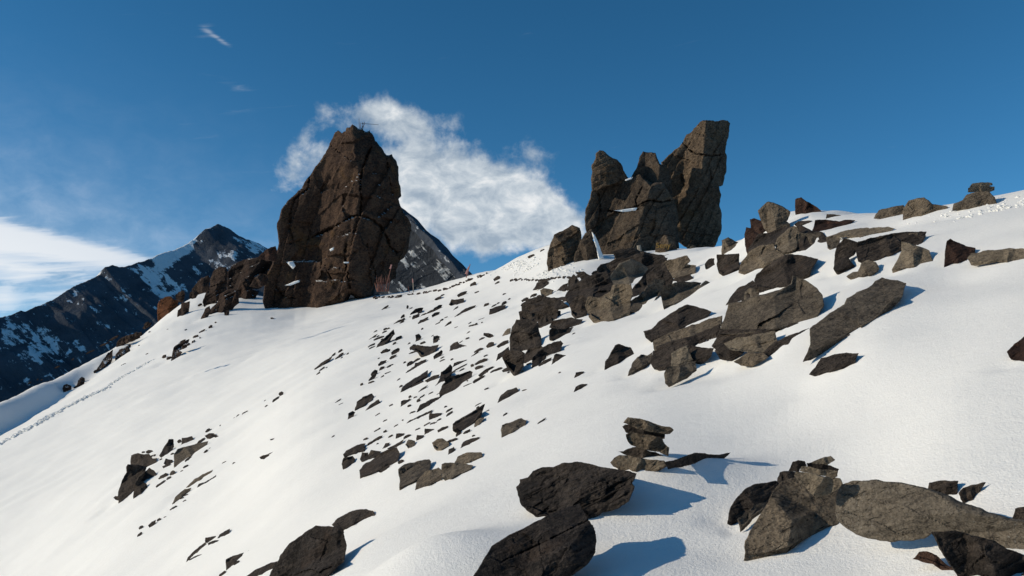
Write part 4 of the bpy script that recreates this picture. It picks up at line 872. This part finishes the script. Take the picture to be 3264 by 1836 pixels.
# short cairn on the large tan-grey rock
dr = [DEPTH[o.name] for o in SC.objects if o.get('label', '').startswith('large tan-grey rock')][0]
for mat, lab, pts, dd in [('tan', 'wedge-shaped bottom stone of the short cairn', [(805,680),(820,648),(910,655),(1030,685),(1150,698),(1170,740),(1130,790),(1060,820),(970,847),(930,812),(850,740)], -0.30),
                      ('tan', 'flat second stone of the short cairn', [(845,642),(860,605),(960,620),(1060,630),(1135,640),(1130,682),(1100,694),(960,668)], 0.0),
                      ('dark', 'dark third stone of the short cairn', [(900,580),(1000,582),(1080,598),(1142,625),(1132,645),(1000,628),(910,614)], 0.06),
                      ('tan', 'tilted topmost stone of the short cairn', [(930,577),(1000,545),(1080,525),(1115,555),(1060,592),(960,588)], 0.06),
                      ('dark', 'dark block leaning against the stack of the short cairn', [(760,638),(790,570),(830,558),(880,565),(897,600),(855,615),(835,652)], 0.10)]:
    K('H', 'cairn_stone', mat, lab, pts, 'stone', group='stones of the short cairn', d=dr + dd, lean=0.0, thick=1.25 if 'third' in lab or 'flat' in lab else 0.85, detail=2.2, box=4.0, strata=0.1, blocks=0, yaw=-0.5, seed=len(lab))

# --- scree slope: every rock that shows a shape of its own
SG = 'rocks strewn over the scree slope'
for mat, lab, pts in [
  ('dark', 'funnel-shaped dark rock high on the scree slope', [(735,505),(800,480),(965,480),(930,520),(880,575),(850,570),(800,520)]),
  ('dark', 'rock with a curled tip beside the funnel-shaped rock', [(1040,525),(1050,490),(1080,465),(1110,455),(1120,475),(1180,490),(1120,500),(1060,528)]),
  ('dark', 'small blunt rock above the funnel-shaped rock', [(920,460),(920,415),(950,408),(990,425),(960,450),(935,462)]),
  ('dark', 'small ragged rock above the end of the funnel-shaped rock', [(780,455),(782,405),(810,395),(830,420),(810,450)]),
  ('dark', 'large tilted slab with a shaded edge, biggest on the scree slope', [(965,850),(985,800),(1010,770),(1000,735),(1120,710),(1200,680),(1225,690),(1190,760),(1100,810),(1000,870),(970,870)]),
  ('dark', 'rock behind the biggest scree slab', [(925,805),(970,740),(980,690),(1050,630),(1070,650),(1060,690),(1000,750),(950,790)]),
  ('dark', 'long leaf-shaped slab beside the biggest scree slab', [(655,855),(680,810),(770,740),(880,675),(870,710),(800,770),(720,820)]),
  ('dark', 'narrow rock above the rock behind the biggest scree slab', [(1070,650),(1080,620),(1180,595),(1130,625)]),
  ('dark', 'long low slab below the biggest scree slab', [(785,990),(820,940),(900,900),(985,880),(920,920),(850,970)]),
  ('dark', 'thin sliver slab below the long low slab', [(680,1100),(740,1060),(850,1010),(915,980),(900,1000),(800,1050)]),
  ('dark', 'keel-shaped slab standing out of the lower scree slope', [(1070,1110),(1070,1090),(1180,1020),(1290,950),(1320,935),(1295,980),(1280,1010),(1230,1080),(1140,1145),(1090,1125)]),
  ('grey', 'small rock at the upper end of the keel-shaped slab', [(1235,1130),(1240,1080),(1270,1050),(1315,1035),(1280,1080)]),
  ('dark', 'oval rock in clean snow above the two-faced block', [(1410,920),(1440,870),(1490,830),(1560,808),(1590,820),(1540,860),(1470,900)]),
  ('grey', 'block with one pale and one dark face in clean snow', [(1440,1140),(1450,1100),(1480,1085),(1600,1045),(1640,1065),(1620,1100),(1540,1150),(1450,1188)]),
  ('grey', 'blunt rock below the keel-shaped slab', [(910,1235),(950,1205),(990,1200),(1050,1240),(1010,1275),(965,1300),(930,1260)]),
  ('dark', 'small upright rock below the blunt rock', [(1030,1330),(1040,1285),(1080,1265),(1095,1290),(1050,1320)]),
  ('dark', 'leaf-shaped rock lying above the three large lower rocks', [(1110,1280),(1150,1230),(1220,1200),(1280,1190),(1230,1230),(1160,1260)]),
  ('grey', 'uppermost of three large rocks at the foot of the scree', [(1085,1385),(1110,1340),(1180,1310),(1290,1308),(1300,1325),(1230,1370),(1180,1395),(1110,1395)]),
  ('grey', 'middle of three large rocks at the foot of the scree', [(985,1480),(985,1400),(1010,1388),(1110,1392),(1230,1410),(1180,1450),(1080,1500),(1040,1530)]),
  ('grey', 'lowest of three large rocks at the foot of the scree, with a smooth face', [(650,1440),(700,1400),(800,1375),(890,1362),(905,1380),(890,1420),(860,1470),(780,1530),(660,1580),(655,1490)]),
  ('grey', 'rock standing in front between the three large scree rocks', [(780,1590),(800,1520),(860,1450),(960,1425),(990,1450),(985,1510),(900,1560)]),
  ('dark', 'long rock at the upper side of the dark cluster', [(225,1325),(250,1295),(340,1250),(400,1240),(370,1290),(300,1330),(240,1335)]),
  ('dark', 'lowest rock of the dark cluster', [(215,1400),(230,1350),(300,1335),(320,1360),(290,1400),(230,1440)]),
  ('dark', 'small rock inside the dark cluster beside its long upper rock', [(330,1290),(350,1260),(400,1265),(400,1300),(360,1305)]),
  ('dark', 'rock with a snowy hollow in the dark cluster', [(355,1360),(370,1310),(420,1310),(430,1350),(380,1385)]),
  ('dark', 'rough pitted boulder, main rock of the dark cluster', [(350,1450),(400,1390),(480,1340),(560,1290),(640,1270),(665,1320),(640,1380),(540,1430),(440,1480),(360,1500)]),
  ('dark', 'rock behind the rough pitted boulder of the dark cluster', [(420,1330),(440,1290),(520,1300),(500,1340),(430,1358)]),
  ('dark', 'pointed rock above the rough pitted boulder of the dark cluster', [(520,1275),(550,1240),(585,1232),(570,1270)]),
  ('grey', 'rounded rock with a snow collar above the dark cluster', [(705,1250),(730,1210),(780,1220),(780,1255),(740,1275)]),
  ('dark', 'low flat rock next to the snow-collared rock', [(565,1280),(640,1240),(700,1205),(660,1255),(620,1280)]),
  ('dark', 'triangular rock in the gap above the snow-collared rock', [(850,1170),(855,1125),(930,1130),(880,1160)]),
  ('dark', 'square-ended rock below the thin sliver slab', [(890,1050),(890,1008),(990,1005),(960,1035)]),
  ('dark', 'small square rock uphill of the snow-collared rock', [(790,1210),(795,1175),(850,1175),(830,1205)]),
  ('dark', 'flat square rock uphill of the dark cluster', [(630,1190),(635,1165),(700,1160),(690,1185)]),
  ('dark', 'ragged rock heading a line in open snow off the scree', [(315,980),(330,920),(380,880),(450,855),(465,875),(440,910),(370,960)]),
  ('dark', 'needle-thin slab beside the ragged line-heading rock', [(350,1015),(420,960),(500,900),(515,905),(450,960)]),
  ('dark', 'small rock at the tail of the ragged line-heading rock', [(255,1065),(265,1010),(300,990),(320,1000),(300,1030)]),
  ('dark', 'flat rock high in the thin scree near the big tower', [(735,270),(745,240),(780,205),(845,195),(830,220),(780,255)]),
  ('dark', 'low rock below the flat rock near the big tower', [(800,315),(820,290),(885,265),(870,290),(820,318)]),
  ('dark', 'knobbly rock under the row of trail stones', [(1040,155),(1060,130),(1110,130),(1155,122),(1160,140),(1080,180)]),
  ('dark', 'smooth oval rock below the row of trail stones', [(1350,235),(1355,205),(1410,185),(1480,175),(1470,200),(1400,235)]),
  ('dark', 'long dark streak of rock at the outer edge of the scree', [(455,525),(490,480),(560,410),(615,362),(625,372),(590,420),(520,490)]),
  ('dark', 'low rock under the funnel-shaped rock', [(770,650),(780,620),(870,592),(850,615),(800,650)]),
  ('dark', 'small rock with a notched top at the outer edge of the lower scree', [(670,945),(672,915),(700,905),(735,905),(690,948)])]:
    K('F', 'rock', mat, lab, pts, 'rock', group=SG, detail=1.7, lean=0.4, flat=0.55, rough=1.1)
for mat, lab, pts in [
  ('dark', 'round-headed top rock of the isolated outcrop', [(1005,565),(1010,520),(1060,502),(1150,510),(1175,545),(1210,540),(1205,575),(1160,605),(1080,600),(1030,595)]),
  ('dark', 'tall lower rock of the isolated outcrop', [(905,890),(910,800),(940,710),(975,650),(970,610),(985,588),(1070,595),(1130,610),(1100,660),(1050,700),(1025,790),(1000,830),(950,865)]),
  ('dark', 'rock at the inner foot of the isolated outcrop', [(1030,845),(1030,740),(1060,705),(1130,740),(1140,760),(1090,810)]),
  ('dark', 'broken rock in the shaded middle of the isolated outcrop', [(1070,700),(1100,660),(1150,615),(1185,635),(1210,665),(1195,695),(1160,700),(1160,730),(1100,725)]),
  ('dark', 'upright rock uphill of the isolated outcrop', [(1225,525),(1260,460),(1300,395),(1335,395),(1340,430),(1310,490),(1265,540)]),
  ('grey', 'wedge rock lying in the shade uphill of the isolated outcrop', [(1340,600),(1340,510),(1370,470),(1480,440),(1605,410),(1580,460),(1450,530),(1370,600)]),
  ('dark', 'flat rock behind the shaded wedge rock', [(1395,425),(1400,385),(1480,372),(1495,390),(1440,430)]),
  ('dark', 'small rock in shaded snow inside the isolated outcrop', [(1260,570),(1275,545),(1330,555),(1330,580),(1290,590)]),
  ('dark', 'last small rock at the uphill end of the isolated outcrop', [(1575,370),(1610,350),(1650,350),(1640,385),(1600,385)]),
  ('grey', 'bowed slab in sunlit snow below the isolated outcrop', [(1320,900),(1350,840),(1420,780),(1475,770),(1440,810),(1380,860)]),
  ('grey', 'slab with a hooked snow edge above the bowed slab', [(1430,770),(1500,700),(1560,665),(1640,630),(1610,680),(1560,705),(1490,740)]),
  ('dark', 'thin slab beside the hooked snow edge', [(1510,770),(1530,740),(1600,710),(1665,670),(1650,700),(1580,745)]),
  ('dark', 'long low rock strip near the lower slope edge', [(1430,1335),(1450,1300),(1500,1250),(1580,1190),(1600,1200),(1540,1260),(1470,1310)]),
  ('dark', 'short rock above the long low rock strip', [(1580,1175),(1580,1155),(1660,1140),(1680,1150),(1640,1170),(1600,1185)]),
  ('dark', 'pointed rock at the uphill end of the long low rock strip', [(1670,1150),(1690,1130),(1770,1085),(1760,1115),(1710,1155)]),
  ('dark', 'small rough rock with a snow notch beside the half covered boulder', [(1740,1390),(1740,1320),(1790,1295),(1880,1268),(1850,1310),(1800,1350),(1775,1395)]),
  ('dark', 'tiny rock pair head in open snow of the lower slope', [(1140,1060),(1170,1030),(1200,1015),(1190,1050),(1160,1075)])]:
    K('E', 'rock', mat, lab, pts, 'rock', group='rocks around the isolated outcrop', detail=1.6, lean=0.3)

# --- small stones: centre, length, thickness in the survey frames, long side along the fall line
def stones(k, lst, label, group, ang=30, mat='dark', near=True):
    s = FR[k][2] * 3.1875
    for t in lst:
        x, y, ln, th = t[:4]; a = math.radians(t[4] if len(t) > 4 else ang + RNG.uniform(-10, 10))
        (cx, cy), = fr(k, [(x, y)]); ln *= 1.3 / s; th *= 1.35 / s; n = 7
        pts = []
        for q in range(n):
            f = 2 * math.pi * (q + RNG.uniform(-0.25, 0.25)) / n; rr = RNG.uniform(0.8, 1.15)
            dx, dy = math.cos(f) * ln * 0.5 * rr, math.sin(f) * th * 0.5 * rr
            pts.append((cx + dx * math.cos(a) + dy * math.sin(a), cy - dx * math.sin(a) + dy * math.cos(a)))
        lab = label
        if near and ln > 2.2:      # tell it by the named rock it lies next to
            q = min(NAMED, key=lambda t_: (t_[0] - cx) ** 2 + (t_[1] - cy) ** 2)
            core = q[2].split(',')[0].split()
            prep = ('of', 'in', 'on', 'with', 'beside', 'below', 'above', 'at', 'by', 'between', 'under', 'near', 'to', 'from', 'out', 'behind', 'inside', 'uphill', 'downhill', 'alone', 'lying', 'standing', 'running', 'heading')
            if len(core) > 10: core = core[:max([i_ for i_ in range(2, 11) if core[i_] in prep] or [10])]
            while core[-1] in prep + ('the', 'a'): core = core[:-1]
            lab = f"{'thin dark sliver' if ln > 2.6 * th else 'small dark stone'} {'uphill' if cx > q[0] else 'downhill'} of the {' '.join(core)}"
            group = 'small stones strewn over the snow slope'
        make_rock('stone', pts, mat, lab, 'stone', group, ext=0.5, rough=0.8, facets=2, lean=0.4, thick=0.9)
EXTRA_ST = [(RNG.uniform(430, 1350), RNG.uniform(180, 1150), RNG.uniform(18, 60), RNG.uniform(4, 11)) for _ in range(46)]
stones('F', EXTRA_ST + [(960,120,50,14),(990,100,30,9),(1140,90,70,20),(1225,15,50,25),(1255,75,30,9),(1465,90,22,8),(1330,170,40,16),(1385,180,40,9),(1420,160,22,8),(1465,155,30,12),(1505,130,14,8),(722,190,26,14,80),(685,262,36,16),(680,290,44,14),
    (640,305,60,6),(785,262,50,22),(950,198,70,20),(900,225,50,14),(940,245,55,20),(850,245,40,10),(1180,210,120,20,28),(1110,250,60,8),(985,290,34,10),(955,315,40,6),(1020,268,24,6),(1225,330,60,10,12),(1295,308,12,8),(1250,318,20,8),
    (550,360,26,14),(575,355,24,10),(545,380,40,10),(460,420,60,8),(500,430,70,14),(445,485,50,12),(650,430,50,20),(620,470,30,10),(545,530,50,24),(575,525,30,14),(630,530,70,26),(610,575,50,18),(525,620,60,20),(525,660,40,16),(465,700,60,30),
    (450,735,60,18),(440,770,45,12),(370,785,22,14),(570,695,50,8),(500,585,16,7),(580,650,30,6),(735,470,22,8),(760,500,50,24),(840,465,40,16),(760,540,50,10),(960,555,70,28),(990,580,30,8),(990,600,40,8),(790,600,60,14),(740,625,50,22),(700,615,22,10),
    (765,660,60,14),(1345,405,70,22,-15),(1360,480,55,30),(1270,520,60,16),(1250,545,60,8),(1230,560,30,6),(1450,475,80,22),(1290,610,90,22),(1220,640,24,20),(1270,655,60,22),(1330,685,120,22),(1400,675,80,12),(1270,745,100,20),(1180,790,60,6),
    (1120,660,110,10),(1060,700,60,8),(1480,665,50,12),(910,740,100,26),(800,780,100,12),(870,755,26,10),(670,800,24,12),(840,820,80,10),(740,880,24,14),(780,885,26,10),(735,905,24,14),(805,910,30,16),(830,880,60,8),(735,950,26,14),(760,1000,40,10),
    (1040,985,50,12),(1045,1010,50,16),(685,1060,14,8),(800,1130,36,10),(855,1098,10,5),(1000,1125,80,18),(720,1185,50,18),(590,1185,40,12),(548,1147,26,14),(490,1205,70,20),(400,1205,36,14),(440,1235,60,14),(490,1242,16,8),(1180,1150,60,16),(1115,1165,50,20),
    (1095,1140,30,10),(1230,1180,24,10),(1070,1215,70,18),(670,1380,40,20),(545,1430,90,30),(1475,1015,40,10),(1750,1070,70,10),(1620,830,22,8),(1470,860,30,8),(1895,692,14,8),(1610,655,24,14),(1500,690,20,10),(1640,590,26,12)],
   'small dark stone poking out of the snow on the scree slope', 'small stones on the scree slope')
stones('F', [(60,630,110,14,38),(110,600,80,14),(155,555,36,10),(205,527,36,12),(180,580,40,8),(205,560,60,14),(215,580,20,7),(262,548,20,8),(15,665,14,9),(65,665,50,10),(35,700,36,7),(100,655,14,5),(190,910,50,7,35),(210,935,36,5,25),(150,1185,24,7)],
   'small dark stone in a thin line on open snow beside the scree', 'stones in a thin line on open snow', 34)
stones('E', [(1600,330,40,18),(1625,320,14,6),(1695,290,12,6),(1660,370,16,50,70),(1380,410,30,20),(1545,410,60,20),(1325,510,26,14),(1240,550,20,10),(1280,600,60,18),(1260,680,70,24),(1330,655,40,22),(1300,695,40,14),(1235,740,80,14),(1450,550,50,16),(1585,490,34,14),(1615,470,24,10),
    (1430,605,40,12),(1400,640,20,6),(1190,520,20,12),(1150,490,46,18,5),(1105,495,22,10,0),(910,850,24,60,80),(1145,540,60,16),(1420,830,60,8),(1420,870,26,8),(1335,890,20,7),(1335,925,50,12),(1400,850,30,6),(1085,1075,34,16),(1075,1130,40,18),(1225,1015,34,14),(1270,995,20,5),
    (1640,1190,70,20),(1500,1305,90,10),(1820,1345,44,18),(1920,1255,26,10),(1710,1435,60,18),(1800,580,24,10),(1725,575,34,7),(2035,530,60,22,15),(2080,505,50,5,25),(2100,395,30,7,10),(1830,215,30,8),(1800,235,40,5),(1885,190,40,8),(2050,140,24,8),(2040,98,16,5),(2120,90,60,14),(2165,45,30,26)],
   'small dark stone on the open slope near the isolated outcrop', 'small stones near the isolated outcrop')
stones('A', [(1115,950,30,20),(1130,920,40,18),(1430,968,18,8),(1620,945,28,16),(1555,978,50,10),(1660,912,16,8),(1505,1020,40,16),(1490,1060,30,14),(1265,1175,30,18),(1300,1185,40,14),(1450,1080,30,14),(1540,1030,12,8),(1400,1060,50,14),(1075,1005,40,26),(1000,1020,50,26),(940,1050,40,30),
    (915,1075,30,30),(1050,1000,30,20),(960,1130,50,26),(900,1180,30,24),(985,1100,50,20),(840,1165,40,30),(815,1210,40,30),(780,1245,30,24),(740,1285,40,16),(1150,985,14,6),(1070,1090,14,8),(1130,1155,16,7),(950,1235,30,5),(1290,965,12,6),(500,1440,24,10),(580,1410,30,12),(640,1355,30,26),(320,1355,20,8),(290,1350,14,6),(225,1380,30,8),(440,1255,40,8),
    (560,1195,16,6),(690,1140,60,8),(800,1080,70,8),(880,1030,80,10),(2095,880,22,10,0),(1390,690,60,24),(1370,715,40,14),(1450,760,16,12),(1440,790,24,10),(1540,775,30,14),(1580,780,20,10)],
   'small dark stone on the snow bank below the ridge rocks', 'small stones below the ridge rocks', 28, 'ridge')
# stones edging the trail over the saddle
trail = [(835,1238),(900,1240),(960,1235),(1020,1230),(1080,1222),(1150,1212),(1210,1200),(1270,1190),(1330,1178),(1390,1158),(1440,1138),(1490,1115),(1550,1098),(1600,1080)]
tl = []
for k in range(len(trail) - 1):
    for q in range(4):
        t = RNG.random(); tl.append((trail[k][0] + (trail[k+1][0] - trail[k][0]) * t, trail[k][1] + (trail[k+1][1] - trail[k][1]) * t + RNG.uniform(-5, 5), RNG.uniform(10, 26), RNG.uniform(6, 11)))
stones('B', tl, 'small stone in the row edging the trail over the saddle', 'stones edging the saddle trail', 10, 'ridge', near=False)
stones('I', [(150 + 24 * i + RNG.uniform(-8, 8), 322 + RNG.uniform(-6, 6), RNG.uniform(14, 30), RNG.uniform(9, 16)) for i in range(9)] + [(380 + 22 * i + RNG.uniform(-8, 8), 325 - 2.0 * i + RNG.uniform(-8, 8), RNG.uniform(18, 36), RNG.uniform(12, 22)) for i in range(15)],
   'small stone in the row at the trampled snow beside the pile', 'stones at the trampled snow', 10, near=False)
stones('I', [(270,508,60,24),(345,470,60,22),(345,515,70,26),(400,478,40,20),(430,480,40,16),(640,510,44,26),(695,490,34,26),(730,430,50,24),(900,340,60,34),(915,260,50,34),(760,290,30,20),(290,1050,40,18),(310,1105,50,24),(250,1168,16,9),(590,1180,22,10),(265,1342,40,8),(80,540,50,16),(125,500,24,9),(80,455,30,9),(10,310,60,24),(15,350,40,14),(25,1150,60,16),(95,1155,60,22),
   (330,105,60,18),(430,50,40,12),(450,735,40,20),(640,800,60,30),(580,820,40,50),(720,820,30,9)],
   'small stone in snow gaps around the boulder pile', 'small stones around the boulder pile', 25)

# ------------------------------------------------------------------ poles, sticks, mast, broken snow
def simple_mat(name, colr, rough=0.7):
    m, nt, b = new_mat(name)
    v = N(nt, 'ShaderNodeTexCoord').outputs['Object']
    nt.links.new(ramp_n(nt, noise_n(nt, v, 6.0, 4, 0.6), [(0.3, tuple(c * 0.7 for c in colr)), (0.7, colr)]), b.inputs['Base Color'])
    b.inputs['Roughness'].default_value = rough; return m
WOOD = simple_mat('weathered_red_wood', (0.24, 0.09, 0.06)); STEEL = simple_mat('dull_steel', (0.10, 0.09, 0.09), 0.5)
CLOTH = simple_mat('faded_cloth', (0.45, 0.22, 0.20)); PAINT = simple_mat('ochre_paint', (0.33, 0.19, 0.035), 0.8); PALE = simple_mat('pale_wood', (0.35, 0.30, 0.24))
def tube(p, q, r0, r1, seg=6):
    p = np.array(p, float); q = np.array(q, float); d = q - p; L = np.linalg.norm(d); d /= L
    a = np.cross(d, (0.31, 0.87, 0.2)); a /= np.linalg.norm(a); b = np.cross(d, a); V = []; Fc = []
    for c, r in ((p, r0), (q, r1)):
        for k in range(seg):
            t = 2 * math.pi * k / seg; V.append(c + r * (a * math.cos(t) + b * math.sin(t)))
    for k in range(seg): Fc.append((k, (k + 1) % seg, seg + (k + 1) % seg, seg + k))
    Fc.append(tuple(range(seg))[::-1]); Fc.append(tuple(range(seg, 2 * seg)))
    return V, Fc
def bar(name, p, q, r0, r1, mat, parent):
    V, Fc = tube(p, q, r0, r1); o = mesh_obj(name, np.array(V) - np.array(parent.location), Fc, mat, parent, 40); return o
def empty(name, loc, label, cat, group=None):
    e = bpy.data.objects.new(name, None); SC.collection.objects.link(e); e.location = tuple(loc); e.empty_display_size = 0.3
    return tag(e, label, cat, group)
TD = DEPTH[tower.name]
def B1(x, y, D): return unproj(*fr('B', [(x, y)])[0], D)
# mast on top of the big tower
topd = TD + 2.5
e = empty('summit_mast', B1(757, 132, topd), 'thin mast with a cross arm and sticks on top of the big tower', 'mast')
bar('pole', B1(757, 140, topd), B1(754, 55, topd), 0.035, 0.025, STEEL, e)
bar('cross_arm', B1(770, 90, topd), B1(883, 98, topd + 0.3), 0.03, 0.02, STEEL, e)
for x0, y0, x1, y1 in ((766,140,762,84), (772,138,778,82), (778,130,790,80), (768,128,790,95)):
    bar('stick', B1(x0, y0, topd), B1(x1, y1, topd - 0.2), 0.035, 0.03, WOOD, e)
bar('stick', B1(815, 145, topd), B1(828, 132, topd), 0.03, 0.02, STEEL, e)
# marker stick with cloth on the saddle
p = at(*fr('B', [(1452, 1112)])[0], 85.0); sd = float(p[1] * CP + p[2] * SP)
e = empty('marker_pole', p, 'reddish marker pole with a scrap of cloth on the snowy saddle', 'pole')
bar('pole', p + np.array([0, 0, -0.4]), B1(1488, 1018, sd), 0.05, 0.035, WOOD, e)
bar('cloth', B1(1462, 1085, sd), B1(1480, 1035, sd), 0.14, 0.08, CLOTH, e)
for x, y, x1, y1, lab in ((1114, 1205, 1110, 1115, 'short reddish stick standing upright in the saddle snow'), (1092, 1205, 1078, 1165, 'low thin stick beside the short reddish stick')):
    p = at(*fr('B', [(x, y)])[0], 85.0); sd = float(p[1] * CP + p[2] * SP)
    e = empty('marker_stick', p, lab, 'stick'); bar('pole', p + np.array([0, 0, -0.4]), B1(x1, y1, sd), 0.06 if y1 < 1150 else 0.03, 0.04, PALE if y1 < 1150 else WOOD, e)
    if y1 < 1150: bar('tip', B1(x1, y1 + 25, sd), B1(x1 - 3, y1 - 2, sd), 0.09, 0.05, CLOTH, e)
# bundle of reddish sticks leaning at the foot of the tower
p = at(*fr('B', [(910, 1195)])[0], 88.0); sd = float(p[1] * CP + p[2] * SP)
e = empty('stick_bundle', p, 'bundle of reddish sticks leaning against the foot of the big tower', 'sticks')
for k in range(26):
    x = RNG.uniform(865, 955); bar('stick', B1(x, 1200, sd - 0.3), B1(x + RNG.uniform(-35, 25), RNG.uniform(1085, 1150), sd + RNG.uniform(-0.3, 0.4)), 0.035, 0.015, WOOD, e)
bar('stick', B1(940, 1150, sd), B1(970, 1020, sd + 0.2), 0.04, 0.03, WOOD, e); bar('cloth', B1(960, 1050, sd), B1(968, 1022, sd), 0.10, 0.08, CLOTH, e)
# painted letters on the boulder below the crag
cu = bpy.data.curves.new('lettering', 'FONT'); cu.body = 'Seny'; cu.extrude = 0.01; cu.align_x = 'CENTER'; cu.size = 0.34
tmp = bpy.data.objects.new('lettering_tmp', cu); SC.collection.objects.link(tmp)
me = bpy.data.meshes.new_from_object(tmp.evaluated_get(bpy.context.evaluated_depsgraph_get())); bpy.data.objects.remove(tmp)
me.materials.clear(); me.materials.append(PAINT)
lt = bpy.data.objects.new('lettering', me); SC.collection.objects.link(lt)
sv = np.array([v.co for v in seny.data.vertices]) + np.array(seny.location); fw_ = sv[:, 1] * CP + sv[:, 2] * SP
sx_ = 512 + F * sv[:, 0] / fw_; sy_ = 288 - F * (-sv[:, 1] * SP + sv[:, 2] * CP) / fw_; tx, ty = fr('C', [(1242, 1050)])[0]
near_ = (np.abs(sx_ - tx) < 6) & (np.abs(sy_ - ty) < 4)
c0 = unproj(*fr('C', [(1242, 1062)])[0], fw_.min() - 0.02)
lt.parent = seny; lt.location = c0 - np.array(seny.location); lt.rotation_euler = (math.radians(80), 0, math.radians(-8))
# short pale post below the crag
p = at(*fr('C', [(1060, 1085)])[0], CR - 5); sd = CR - 6
e = empty('marker_post', unproj(*fr('C', [(1060, 1095)])[0], sd), 'short pale post standing below the crag', 'post')
q0 = unproj(*fr('C', [(1062, 1100)])[0], sd); q1 = unproj(*fr('C', [(1053, 1043)])[0], sd)
bar('post', q0, q1, 0.09, 0.08, PALE, e)

def clods(name, label, spots, mat=SNOW):
    """broken snow lumps, too many to count: one mesh"""
    V = []; Fc = []
    for x, y, r in spots:
        z = float(ground(np.array([x]), np.array([y]))[0]); b = len(V)
        ax = RNG.uniform(0, 6.28)
        for (dx, dy, dz) in ((1,0,0),(0,1,0),(-1,0,0),(0,-1,0),(0,0,1),(0,0,-1),(.7,.7,.6),(-.7,.6,.5),(-.6,-.7,.6),(.7,-.6,.5)):
            k = r * RNG.uniform(0.75, 1.25); V.append((x + (dx * math.cos(ax) - dy * math.sin(ax)) * k, y + (dx * math.sin(ax) + dy * math.cos(ax)) * k, z + dz * k * 0.8 + 0.15 * r))
        for f in ((0,6,9),(0,1,6),(1,7,6),(1,2,7),(2,8,7),(2,3,8),(3,9,8),(3,0,9),(4,6,7),(4,7,8),(4,8,9),(4,9,6),(5,1,0),(5,2,1),(5,3,2),(5,0,3)):
            Fc.append(tuple(b + i for i in f))
    o = mesh_obj(name, np.array(V), Fc, mat, None, 30); return tag(o, label, None, None, 'stuff')
def band(k, line, n, width, rmin, rmax):
    L = fr(k, line); pts = [at(*p, 70.0) for p in L]; out = []
    for _ in range(n):
        i = RNG.randrange(len(pts) - 1); t = RNG.random(); p = pts[i] * (1 - t) + pts[i + 1] * t
        out.append((p[0] + RNG.gauss(0, width), p[1] + RNG.gauss(0, width), RNG.uniform(rmin, rmax)))
    return out
clods('snow_clods', 'trodden track of broken snow crossing the open slope', band('E', [(-60,470),(0,432),(270,290),(550,130),(820,8)], 620, 0.30, 0.05, 0.17) + band('A', [(840,1400),(1000,1300),(1180,1200)], 160, 0.18, 0.04, 0.10))
clods('snow_clods', 'heap of broken snow beside the foot boulder of the crag', band('C', [(40,1200),(140,1185),(240,1220)], 170, 0.35, 0.025, 0.08) + band('C', [(300,1260),(400,1250),(520,1270)], 120, 0.3, 0.025, 0.07))
clods('snow_clods', 'churned snow below the small cairn on the skyline', band('D', [(1500,352),(1900,310)], 24, 0.2, 0.01, 0.025) + band('D', [(1950,300),(2200,260),(2400,220)], 80, 0.3, 0.01, 0.035))

# wind scoops and drift tails round the rocks
co = np.empty(len(snow.data.vertices) * 3, np.float32); snow.data.vertices.foreach_get('co', co); co = co.reshape(-1, 3)
dz = np.zeros(len(co))
for x, y, w, h in FOOT:
    w = min(w, 2.2); k = min(w, max(h, 0.3 * w))
    mk = (np.abs(co[:, 0] - x) < 3.0 * w) & (np.abs(co[:, 1] - y) < 3.0 * w)
    if not mk.any(): continue
    dx = co[mk, 0] - x; dy = co[mk, 1] - y; j = RNG.uniform(0.6, 1.3)
    dz[mk] += 0.10 * j * k * np.exp(-(((dx - 0.85 * w) / (0.8 * w)) ** 2 + ((dy + 0.10 * w) / (0.42 * w)) ** 2))      # drift on the lee side
    dz[mk] -= 0.10 * j * k * np.exp(-(((dx + 0.70 * w) / (0.38 * w)) ** 2 + ((dy + 0.15 * w) / (0.45 * w)) ** 2))      # scoop to windward
dz = np.clip(dz, -0.12, 0.16)
co[:, 2] += dz; snow.data.vertices.foreach_set('co', co.ravel()); snow.data.update()
